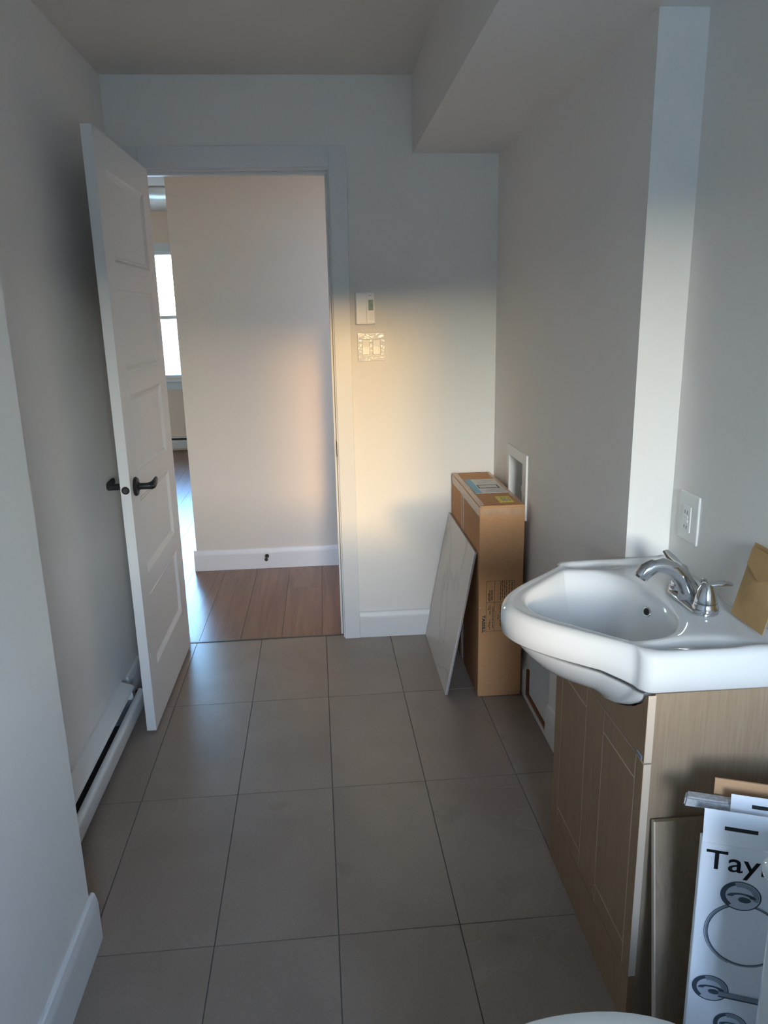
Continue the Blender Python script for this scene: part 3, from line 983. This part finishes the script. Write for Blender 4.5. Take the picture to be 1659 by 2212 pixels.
def hit(poly, c, d):
    best = None
    for i in range(len(poly)):
        p, q = poly[i], poly[(i + 1) % len(poly)]
        ex, ey = q[0] - p[0], q[1] - p[1]
        den = d[0] * ey - d[1] * ex
        if abs(den) < 1e-12: continue
        t = ((p[0] - c[0]) * ey - (p[1] - c[1]) * ex) / den
        s = ((p[0] - c[0]) * d[1] - (p[1] - c[1]) * d[0]) / den
        if t > 0 and -1e-9 <= s <= 1 + 1e-9 and (best is None or t < best): best = t
    return best
def bowl_r(th):
    c, s = cos(th), sin(th)
    # front (towards -x) is a wide bow, back is flatter
    ax = 0.150 if c < 0 else 0.146
    n_ = 2.15 if c < 0 else 2.9
    by = 0.205
    return (abs(c / ax) ** n_ + abs(s / by) ** n_) ** (-1 / n_)
def sink_mesh():
    bm = NB()
    angs = set(2 * pi * k / 176 for k in range(176))
    for p in OUT:
        angs.add(math.atan2(p[1] - CYB, p[0] - CXB) % (2 * pi))
    angs = sorted(angs)
    fa = []
    for a in angs:
        if not fa or a - fa[-1] > 0.004: fa.append(a)
    rings = []
    def ring(f):
        rings.append([bm.verts.new(f(a)) for a in fa])
    RO = {a: hit(OUT, (CXB, CYB), (cos(a), sin(a))) for a in fa}
    def br(a):
        A, B = bowl_r(a), RO[a] - 0.047
        return A - (A - B + sqrt((A - B) ** 2 + 0.0002)) / 2
    def pt(a, r, z): return (CXB + r * cos(a), CYB + r * sin(a), z)
    depth = 0.128
    def bz(t):
        return ZD - 0.010 - depth * (1 - t ** 3.0) ** 0.9
    c0 = bm.verts.new((CXB, CYB, bz(0)))
    for t in (0.12, 0.25, 0.4, 0.55, 0.68, 0.79, 0.87, 0.93, 0.97):
        ring(lambda a, t=t: pt(a, br(a) * t, bz(t)))
    ring(lambda a: pt(a, br(a) * 0.995, ZD - 0.006))
    ring(lambda a: pt(a, br(a) + 0.004, ZD - 0.0015))
    def deck(a, f):
        rb = br(a) + 0.010
        ro = RO[a] - 0.026
        r = rb + (ro - rb) * f
        x, y = CXB + r * cos(a), CYB + r * sin(a)
        z = ZD
        if x > 0.55:
            for sy in (-1, 1):          # shallow soap dips on both wings
                q = ((x - 0.690) / 0.11) ** 2 + ((y - (CYB + sy * 0.240)) / 0.032) ** 2
                if q < 1: z -= 0.008 * min(1.0, (1 - q) * 1.8)
        ed = min(1.0, max(0.0, (r - (ro - 0.020)) / 0.020)) if ro - rb > 0.02 else 0
        z += 0.0035 * ed * ed * (3 - 2 * ed)
        if x > XR2 - 0.030:
            k = min(1, (x - (XR2 - 0.030)) / 0.012)
            z += 0.006 * k
        return (x, y, z)
    for f in (0.0, 0.12, 0.25, 0.4, 0.55, 0.7, 0.82, 0.9, 0.95, 1.0):
        ring(lambda a, f=f: deck(a, f))
    for ins, dz in ((0.019, 0.0028), (0.0125, 0.0008), (0.0070, -0.0030), (0.0030, -0.0085), (0.0008, -0.0155), (0.0, -0.024)):
        ring(lambda a, i=ins, d=dz: pt(a, RO[a] - i, ZD + d))
    def zb(a):      # bottom of the apron; the bow front is a little shallower
        x = CXB + RO[a] * cos(a)
        k = min(1, max(0, (0.57 - x) / 0.05))
        return 0.7885 + 0.012 * k
    ring(lambda a: pt(a, RO[a] + 0.0008, (ZD + zb(a)) / 2))
    ring(lambda a: pt(a, RO[a] - 0.001, zb(a) + 0.006))
    ring(lambda a: pt(a, RO[a] - 0.008, zb(a)))
    def under(a, s):
        nr = max(0.0, abs(sin(a)))
        R1 = min(RO[a] - 0.02 * (1 - 0.6 * nr), br(a) * 1.25 + 0.012 + 0.02 * nr)
        r = R1 * (1 - s)
        x, y = CXB + r * cos(a), CYB + r * sin(a)
        z = zb(a) + 0.002 - 0.115 * (1 - (1 - s) ** 2.2) ** (0.95 - 0.12 * nr)
        if x > 0.583: y = min(max(y, 1.2745), 1.7795)
        return (min(x, 0.860), y, z)
    for a in fa:
        for k in range(80):
            UNDER.append(under(a, k / 80))
    for s in (0.0, 0.03, 0.08, 0.16, 0.28, 0.42, 0.58, 0.75, 0.9):
        ring(lambda a, s=s: under(a, s))
    c1 = bm.verts.new((CXB, CYB, under(0, 0.999)[2]))
    n = len(fa)
    for k in range(n):
        bm.faces.new((c0, rings[0][k], rings[0][(k + 1) % n]))
        bm.faces.new((c1, rings[-1][(k + 1) % n], rings[-1][k]))
    for a, b in zip(rings, rings[1:]):
        for k in range(n):
            bm.faces.new((a[k], a[(k + 1) % n], b[(k + 1) % n], b[k]))
    return bm
sk = thing('bathroom_sink', 'white ceramic bow-front sink top on the vanity cabinet', 'sink', (0.66, 1.53, 0.787))
o = obj('basin', sink_mesh(), M['ceramic'], sk, True)
bm = NB(); lathe(bm, [(0.0, 0.003), (0.020, 0.003), (0.024, 0.0015), (0.026, 0.0)], (CXB, CYB, 0.7320), 'z', 28); obj('drain', bm, M['chrome'], sk, True)
bm = NB()
lathe(bm, [(0.0085, -0.004), (0.0135, -0.003), (0.014, 0.0), (0.0125, 0.0015), (0.0095, 0.0005), (0.0085, -0.006)], (0, 0, 0), 'z', 24, 0.8, 1.0)
Mo = Matrix.Translation((0.7035, 1.545, 0.8295)) @ Matrix.Rotation(radians(-67), 4, 'Y') @ Matrix.Diagonal((0.95, 1.3, 1, 1))
for v in bm.verts: v.co = Mo @ v.co
ov = obj('overflow_ring', bm, M['chrome'], sk, True)
bm = NB()
lathe(bm, [(0.0, 0.0), (0.0095, 0.0)], (0, 0, 0.0002), 'z', 20, 0.8, 1.0)
for v in bm.verts: v.co = Mo @ v.co
obj('overflow_hole', bm, M['dark_slot'], sk)

# apron of the cabinet, scooped out to clear the bowl
scoop = []
ny = 64
for k in range(ny + 1):
    y = ay0 + 0.012 + (ay1 - ay0 - 0.024) * k / ny
    zz = [p[2] for p in UNDER if 0.577 < p[0] < 0.606 and abs(p[1] - y) < 0.007]
    scoop.append((y, min([VT] + [z - 0.001 for z in zz])))
bm = NB(); prism(bm, [(ay0, 0.6435), (ay1, 0.6435), (ay1, VT)] + scoop[::-1] + [(ay0, VT)], 0, DXF + 0.0007, VX - 0.0005)
ap = obj('apron', bm, M['mdf'], vr)
bm = NB(); prism(bm, [(ay0 + 0.0006, 0.6441), (ay1, 0.6441), (ay1, VT)] + scoop[::-1] + [(ay0 + 0.0006, VT)], 0, DXF, DXF + 0.0008)
obj('laminate', bm, M['vanity_door'], ap)

# ------------------------------------------------------------------ faucet
FX, FY, FZ = 0.780, 1.492, ZD + 0.001
fa = thing('faucet', 'chrome two-handle faucet on the back deck of the sink', 'faucet', (FX, FY, FZ))
bm = NB()
def stadium(L, w, z, n=16):
    return [(FX + w * cos(a), FY + (L if sin(a) >= 0 else -L) + w * sin(a), z) for a in [2 * pi * (k + 0.5) / (2 * n) for k in range(2 * n)]]
rs = [[bm.verts.new(p) for p in stadium(0.052, w, FZ + z)] for w, z in ((0.030, 0.0), (0.030, 0.006), (0.028, 0.010), (0.020, 0.014))]
for a, b in zip(rs, rs[1:]):
    for k in range(len(a)): bm.faces.new((a[k], a[(k + 1) % len(a)], b[(k + 1) % len(a)], b[k]))
bm.faces.new(rs[0][::-1]); bm.faces.new(rs[-1])
crisp(obj('base_plate', bm, M['chrome'], fa, True), 45)
bm = NB()
pts = [(FX - 0.004, FY, FZ + 0.010), (FX - 0.012, FY, FZ + 0.034), (FX - 0.028, FY, FZ + 0.060), (FX - 0.050, FY, FZ + 0.080), (FX - 0.074, FY, FZ + 0.089), (FX - 0.093, FY, FZ + 0.087), (FX - 0.108, FY, FZ + 0.078), (FX - 0.118, FY, FZ + 0.065)]
tube(bm, pts, [0.026, 0.0215, 0.0185, 0.0170, 0.0160, 0.0158, 0.0160, 0.0150], 20, [(1.0, 1.0), (1.0, 1.0), (1, 1), (1, .95), (1.0, .9), (1.05, .9), (1.1, .95), (1.05, 0.9)], up=Vector((0, 1, 0)))
crisp(obj('spout', bm, M['chrome'], fa, True), 50)
bm = NB(); tube(bm, [(FX - 0.1172, FY, FZ + 0.0665), (FX - 0.1205, FY, FZ + 0.0615)], 0.0115, 18); obj('aerator', bm, M['aerator'], fa)
for s in (-1, 1):
    y = FY + s * 0.057
    bm = NB(); lathe(bm, [(0.0265, 0.006), (0.0270, 0.014), (0.0245, 0.019), (0.0240, 0.024)], (FX, y, FZ), 'z', 30); crisp(obj('handle_base', bm, M['chrome'], fa, True), 40)
    bm = NB(); lathe(bm, [(0.0235, 0.0245), (0.0225, 0.034), (0.0185, 0.047), (0.0135, 0.058), (0.0120, 0.062), (0.0090, 0.066), (0.0, 0.0675)], (FX, y, FZ), 'z', 30)
    h = obj('handle', bm, M['chrome'], fa, True); crisp(h, 45)
    bm = NB()
    if s < 0:
        pts = [(FX, y, FZ + 0.061), (FX + 0.018, y - 0.002, FZ + 0.064), (FX + 0.036, y - 0.004, FZ + 0.064), (FX + 0.050, y - 0.006, FZ + 0.062)]
    else:
        pts = [(FX, y, FZ + 0.060), (FX - 0.003, y + 0.022, FZ + 0.064), (FX - 0.005, y + 0.044, FZ + 0.070), (FX - 0.010, y + 0.064, FZ + 0.080)]
    tube(bm, pts, [0.0100, 0.0095, 0.0100, 0.0065], 14, [(1, 0.8), (1.15, 0.6), (1.3, 0.5), (1.3, 0.5)])
    crisp(obj('lever', bm, M['chrome'], h, True), 50)
bm = NB(); lathe(bm, [(0.003, 0.012), (0.003, 0.040), (0.006, 0.044), (0.0075, 0.049), (0.005, 0.053), (0.0, 0.054)], (FX + 0.023, FY, FZ), 'z', 16); crisp(obj('lift_rod', bm, M['chrome'], fa, True), 40)

# ------------------------------------------------------------------ kraft envelope on sink
ke = thing('kraft_envelope', 'brown kraft paper envelope propped on the sink against the right wall', 'envelope', (0.842, 1.35, ZD + 0.004))
bm = NB()
n1, n2 = 9, 11
gr = {}
random.seed(4)
for side in (0, 1):
    for i in range(n1):
        for j in range(n2):
            u, w = i / (n1 - 1), j / (n2 - 1)
            bul = 0.006 * sin(pi * u) * sin(pi * w) + random.uniform(-0.0009, 0.0009)
            if i in (0, n1 - 1) or j in (0, n2 - 1): bul = 0.0004
            y = 1.409 - 0.117 * u + 0.004 * w
            z = ZD + 0.008 + 0.150 * w - 0.008 * (1 - w) * u * 0
            x = 0.822 + 0.040 * w + (bul if side else -bul)
            gr[side, i, j] = bm.verts.new((x, y, z))
for side in (0, 1):
    for i in range(n1 - 1):
        for j in range(n2 - 1):
            bm.faces.new((gr[side, i, j], gr[side, i + 1, j], gr[side, i + 1, j + 1], gr[side, i, j + 1]))
for i in range(n1 - 1):
    for j in (0, n2 - 1): bm.faces.new((gr[0, i, j], gr[0, i + 1, j], gr[1, i + 1, j], gr[1, i, j]))
for j in range(n2 - 1):
    for i in (0, n1 - 1): bm.faces.new((gr[0, i, j], gr[0, i, j + 1], gr[1, i, j + 1], gr[1, i, j]))
crisp(obj('pouch', bm, M['kraft'], ke, True), 40)
bm = NB(); prism(bm, [(1.405, ZD + 0.118), (1.352, ZD + 0.095), (1.300, ZD + 0.118), (1.300, ZD + 0.152), (1.405, ZD + 0.152)], 0, 0, 0.0008)
for v in bm.verts: v.co.x += 0.822 + 0.040 * (v.co.z - ZD - 0.008) / 0.150 - 0.0075
obj('flap', bm, M['kraft'], ke)

# ------------------------------------------------------------------ things standing beside the cabinet
# loose board leaning against the cabinet side
lean = math.atan2(1.2365 - 1.150, 0.520)
lbd = thing('loose_panel', 'loose wood-grain board leaning on the side of the vanity cabinet', 'board', (0.73, 1.19, 0))
Rl = Matrix.Translation((0, 1.150, 0.002)) @ Matrix.Rotation(-lean, 4, 'X')
bm = NB(); box(bm, (0.6115, 0.0, 0.0), (0.868, 0.012, 0.524), 0.0, 1, Rl); obj('board', bm, M['vanity'], lbd)
bm = NB(); box(bm, (0.6080, 0.0004, 0.0), (0.6114, 0.0116, 0.524), 0.0, 1, Rl); obj('edge_band', bm, M['mdf'], lbd, label='pale edge strip')
# flattened tan carton
Rt = Matrix.Translation((0, 1.131, 0.002)) @ Matrix.Rotation(-0.040, 4, 'X')
tc_ = thing('cardboard_sheet', 'folded tan cardboard standing behind the white boxes by the vanity', 'cardboard', (0.75, 1.14, 0))
bm = NB(); box(bm, (0.650, 0.0, 0.0), (0.868, 0.0035, 0.672), 0.0, 1, Rt @ Matrix.Rotation(radians(0), 4, 'Y')); obj('sheet', bm, M['cardboard_tan'], tc_)
bm = NB(); box(bm, (0.650, 0.004, 0.0), (0.868, 0.0075, 0.660), 0.0, 1, Rt); obj('sheet', bm, M['cardboard_tan'], tc_)

def hang_box(name, label, y0, lean_a, x0_, x1_, th, zt, flap, cat, group=None):
    """printed hang box: body, hang tab with slot; returns root and plane matrix (front face = local y 0)"""
    Mx = Matrix.Translation((0, y0, 0.002)) @ Matrix.Rotation(-lean_a, 4, 'X')
    r = thing(name, label, cat, ((x0_ + x1_) / 2, y0, 0), group)
    bm = NB(); box(bm, (x0_, 0.0, 0.0), (x1_, th, zt), 0.0012, 1, Mx); obj('carton', bm, M['box_white'], r)
    # hang tab rising from the front face with a slot
    Mt = Mx @ Matrix.Translation((0, 0.0006, zt)) @ Matrix.Rotation(-0.10, 4, 'X')
    bm = NB()
    t = bmesh.new()
    slab(t, 1, 0.0, 0.0012, (x0_ + 0.001, x1_ - 0.001, 0.0, flap), [(x0_ + 0.035, x0_ + 0.088, 0.026, 0.0335)] if flap > 0.05 else [(x0_ + 0.035, x0_ + 0.088, 0.022, 0.0295)])
    merge(bm, t, Mt)
    obj('hang_tab', bm, M['box_white'], r)
    bm = NB(); box(bm, (x0_ + 0.034, 0.0013, 0.020), (x0_ + 0.089, 0.0020, 0.036), 0, 1, Mt); obj('slot_shade_sheet', bm, M['dark_slot'], r)  # near-black sheet added to stand for the shade inside the slot
    return r, Mx
TX0, TX1 = 0.627, 0.795
r2, Mx2 = hang_box('accessory_box', 'second white hang box, mostly hidden behind the one with lettering', 1.098, 0.033, TX0 + 0.045, TX1 + 0.045, 0.030, 0.622, 0.044, 'box')
r1, Mx1 = hang_box('accessory_box', 'white hang box printed with black lettering and a chrome towel ring', 1.062, 0.040, TX0, TX1, 0.026, 0.590, 0.061, 'box')
bxv = (Mx1 @ Vector((0, -0.0004, 0)))
def P1(x, z): return Mx1 @ Vector((x, -0.0004, z))
axv = Vector((1, 0, 0)); azv = (Mx1.to_3x3() @ Vector((0, 0, 1)))
bmT = text_mesh('Taymor', 0.05, 0.0004)
w0 = min(v.co.x for v in bmT.verts); h1 = 0
cap = 0.0365
sc_ = cap / max(v.co.y for v in bmT.verts)
for v in bmT.verts:
    v.co = P1(TX0 + 0.009, 0.541) + axv * ((v.co.x - w0) * sc_ * 1.12) + azv * (v.co.y * sc_) - (Mx1.to_3x3() @ Vector((0, 1, 0))) * 0.0003
o = obj('printed_lettering', bmT, M['ink'], r1)
def ringprint(name, cx, cz, ro, ri, m, sx=1.0, sz=1.0, a0=0, a1=2 * pi, lift=0.0003):
    bm = NB()
    n = 48
    nrm = -(Mx1.to_3x3() @ Vector((0, 1, 0)))
    A = [a0 + (a1 - a0) * k / n for k in range(n + 1)]
    vo = [bm.verts.new(P1(cx + ro * sx * cos(a), cz + ro * sz * sin(a)) + nrm * lift) for a in A]
    vi = [bm.verts.new(P1(cx + ri * sx * cos(a), cz + ri * sz * sin(a)) + nrm * lift) for a in A]
    for k in range(n): bm.faces.new((vo[k], vo[k + 1], vi[k + 1], vi[k]))
    return obj(name, bm, m, r1)
def barprint(name, x0_, z0_, x1_, z1_, m, lift=0.0003):
    bm = NB()
    nrm = -(Mx1.to_3x3() @ Vector((0, 1, 0)))
    bm.faces.new([bm.verts.new(P1(a, b) + nrm * lift) for a, b in ((x0_, z0_), (x1_, z0_), (x1_, z1_), (x0_, z1_))])
    return obj(name, bm, m, r1)
cxr, czr = TX0 + 0.082, 0.418
ringprint('printed_ring', cxr, czr, 0.0640, 0.0590, M['print_mid'], 1.0, 1.0)
ringprint('printed_ring', cxr, czr, 0.0610, 0.0595, M['print_dark'], 1.0, 1.0, lift=0.0006)
ringprint('printed_ring', cxr - 0.001, czr, 0.0650, 0.0640, M['print_dark'], 1.0, 1.0, pi * 0.55, pi * 1.4, 0.0006)
def rosette(cx, cz, r):
    ringprint('printed_rosette', cx, cz, r, 0.0001, M['print_light'], 1.1, 0.95, lift=0.0007)
    ringprint('printed_rosette', cx, cz, r, r * 0.93, M['print_dark'], 1.1, 0.95, lift=0.0010)
    ringprint('printed_rosette', cx, cz, r * 0.94, r * 0.74, M['print_dark'], 1.1, 0.95, pi * 0.62, pi * 1.30, 0.0010)
    ringprint('printed_rosette', cx, cz, r * 0.90, r * 0.62, M['print_mid'], 1.1, 0.95, -pi * 0.1, pi * 0.62, 0.0010)
    ringprint('printed_rosette', cx + r * 0.05, cz - r * 0.05, r * 0.62, r * 0.36, M['print_dark'], 1.25, 0.42, -pi * 0.05, pi * 1.05, 0.0011)
    ringprint('printed_rosette', cx + r * 0.22, cz - r * 0.22, r * 0.26, 0.0001, M['print_dark'], 1.3, 0.7, lift=0.0012)

rosette(cxr - 0.012, czr + 0.078, 0.030)
rosette(TX0 + 0.036, 0.297, 0.028)
barprint('printed_bar', TX0 + 0.05, 0.285, TX1 - 0.002, 0.295, M['print_mid'], 0.0014)
barprint('printed_bar', TX0 + 0.05, 0.2825, TX1 - 0.002, 0.2855, M['print_dark'], 0.0017)
rosette(TX0 + 0.075, 0.228, 0.026)
barprint('printed_bar', TX0 + 0.075, 0.203, TX1 - 0.03, 0.210, M['print_mid'], 0.0014)
# film-wrapped package between the boxes, only its crinkled side shows
pk = thing('wrapped_package', 'dark package in crinkled clear film between the white box and the board', 'package', (0.66, 1.118, 0))
bm = NB()
random.seed(9)
nz = 26
prev = None
for k in range(nz + 1):
    z = 0.002 + 0.555 * k / nz
    w = 0.004 * sin(k * 1.3) + random.uniform(-0.002, 0.002)
    yb = 1.0895 + 0.055 * z
    cs = [bm.verts.new(p) for p in ((0.640 + w, yb, z), (0.632 + w, yb + 0.003, z), (0.640 + w, yb + 0.0065, z), (0.668, yb + 0.0065, z), (0.668, yb, z))]
    if prev:
        for q in range(5): bm.faces.new((prev[q], prev[(q + 1) % 5], cs[(q + 1) % 5], cs[q]))
    else: bm.faces.new(cs)
    prev = cs
bm.faces.new(prev)
obj('film', bm, M['bag'], pk)
# foam strip lying across the box tops
fm = thing('foam_strip', 'grey foam strip lying across the tops of the boxes by the vanity', 'foam', (0.68, 1.14, 0.62))
bm = NB()
pf = [(0.597, 1.1275), (0.790, 1.1275), (0.790, 1.1490), (0.600, 1.1500)]
t = bmesh.new()
vb = [t.verts.new((p[0], p[1], 0.6268)) for p in pf]
vt = [t.verts.new((p[0] + 0.003, p[1], 0.6465)) for p in pf]
t.faces.new(vb[::-1]); t.faces.new(vt)
for k in range(4): t.faces.new((vb[k], vb[(k + 1) % 4], vt[(k + 1) % 4], vt[k]))
bmesh.ops.bevel(t, geom=t.edges[:], offset=0.003, segments=2, affect='EDGES')
merge(bm, t)
obj('strip', bm, M['foam'], fm)

# the boxes stand turned a little towards the window
G = Matrix.Translation((0.627, 1.095, 0)) @ Matrix.Rotation(-0.37, 4, 'Z') @ Matrix.Translation((-0.627, -1.095, 0))
for q in (r1, r2, tc_, pk, fm):
    Mw = G @ Matrix.Translation(q.location)
    q.location = Mw.to_translation()
    q.rotation_euler = Mw.to_euler()

# ------------------------------------------------------------------ toilet (only lid edge and tank corner enter the frame)
tl = thing('toilet', 'white toilet with closed lid at the bottom right edge of the view', 'toilet', (0.45, 0.735, 0))
TCX, TCY = 0.365, 0.735
def oval(rx0, rx1, ry, z, n=48, nexp=2.2):
    P = []
    for k in range(n):
        a = 2 * pi * k / n
        c, s = cos(a), sin(a)
        rx = rx1 if c > 0 else rx0
        q = (abs(c / rx) ** nexp + abs(s / ry) ** nexp) ** (-1 / nexp)
        P.append((TCX + q * c, TCY + q * s, z))
    return P
def loft(bm, secs):
    rs = [[bm.verts.new(p) for p in s] for s in secs]
    for a, b in zip(rs, rs[1:]):
        for k in range(len(a)): bm.faces.new((a[k], a[(k + 1) % len(a)], b[(k + 1) % len(a)], b[k]))
    bm.faces.new(rs[0][::-1]); bm.faces.new(rs[-1])
bm = NB(); loft(bm, [oval(0.11, 0.26, 0.115, 0.001), oval(0.11, 0.26, 0.11, 0.05), oval(0.12, 0.25, 0.105, 0.16), oval(0.18, 0.25, 0.15, 0.28), oval(0.235, 0.24, 0.180, 0.36), oval(0.245, 0.24, 0.188, 0.385)])
obj('bowl', bm, M['ceramic'], tl, True)
bm = NB(); loft(bm, [oval(0.245, 0.225, 0.192, 0.386), oval(0.252, 0.228, 0.197, 0.391), oval(0.252, 0.228, 0.197, 0.400), oval(0.248, 0.225, 0.194, 0.404)])
crisp(obj('seat', bm, M['white_plastic'], tl, True), 50)
bm = NB(); loft(bm, [oval(0.246, 0.225, 0.193, 0.4045), oval(0.253, 0.229, 0.199, 0.408), oval(0.253, 0.229, 0.199, 0.416), oval(0.246, 0.224, 0.192, 0.423), oval(0.19, 0.17, 0.14, 0.427)])
crisp(obj('lid', bm, M['lid'], tl, True), 60)
bm = NB(); box(bm, (0.625, 0.560, 0.386), (0.868, 0.905, 0.668), 0.025, 4); crisp(obj('tank', bm, M['ceramic'], tl, True), 50)
bm = NB(); box(bm, (0.615, 0.548, 0.6685), (0.870, 0.915, 0.706), 0.016, 4); crisp(obj('tank_lid', bm, M['ceramic'], tl, True), 50)
bm = NB(); tube(bm, [(0.638, 0.62, 0.63), (0.622, 0.62, 0.63), (0.619, 0.64, 0.628), (0.619, 0.69, 0.624)], [0.008, 0.008, 0.007, 0.005], 12); obj('flush_lever', bm, M['chrome'], tl)

# ------------------------------------------------------------------ hall and far room things
st = thing('door_stop', 'black ball-tipped door stop on the hall baseboard', 'door stop', (-0.388, YH - 0.016, 0.072))
bm = NB(); lathe(bm, [(0.0, 0.0), (0.0125, 0.0), (0.0125, -0.006), (0.006, -0.009)], (-0.388, YH - 0.0158, 0.080), 'y', 20); obj('mount', bm, M['black'], st)
bm = NB(); tube(bm, [(-0.388, YH - 0.024, 0.080), (-0.388, YH - 0.075, 0.077)], 0.0045, 12); obj('rod', bm, M['black'], st)
bm = NB(); lathe(bm, [(0.0, 0.0), (0.009, -0.001), (0.0105, -0.008), (0.007, -0.014), (0.0, -0.015)], (-0.388, YH - 0.074, 0.077), 'y', 18); obj('tip', bm, M['black'], st)
fh = thing('baseboard_heater', 'pale baseboard heater under the bright far window', 'heater', (-1.7, 8.9, 0))
bm = NB(); prism(bm, [(8.899, 0.02), (8.835, 0.03), (8.832, 0.11), (8.845, 0.125), (8.899, 0.125)], 0, -3.3, -1.2); obj('front_cover', bm, M['white_metal'], fh)
bm = NB(); prism(bm, [(8.899, 0.165), (8.850, 0.160), (8.842, 0.150), (8.899, 0.152)], 0, -3.3, -1.2); obj('hood', bm, M['white_metal'], fh)
bx('slot', (-3.29, 8.86, 0.126), (-1.21, 8.898, 0.151), M['dark_slot'], fh)
for q in (-3.28, -1.26):
    bx('foot', (q, 8.86, 0.001), (q + 0.04, 8.895, 0.02), M['dark_slot'], fh)
cl = thing('ceiling_lamp', 'round white flush lamp on the far room ceiling', 'ceiling lamp', (-1.42, 7.45, HC2))
bm = NB(); lathe(bm, [(0.0, -0.075), (0.09, -0.070), (0.15, -0.050), (0.175, -0.022), (0.178, -0.012)], (-1.42, 7.45, HC2), 'z', 40); obj('shade', bm, M['lamp'], cl, True)
bm = NB(); lathe(bm, [(0.185, -0.012), (0.185, -0.0005), (0.0, -0.0005)], (-1.42, 7.45, HC2), 'z', 40); obj('pan', bm, M['chrome'], cl)
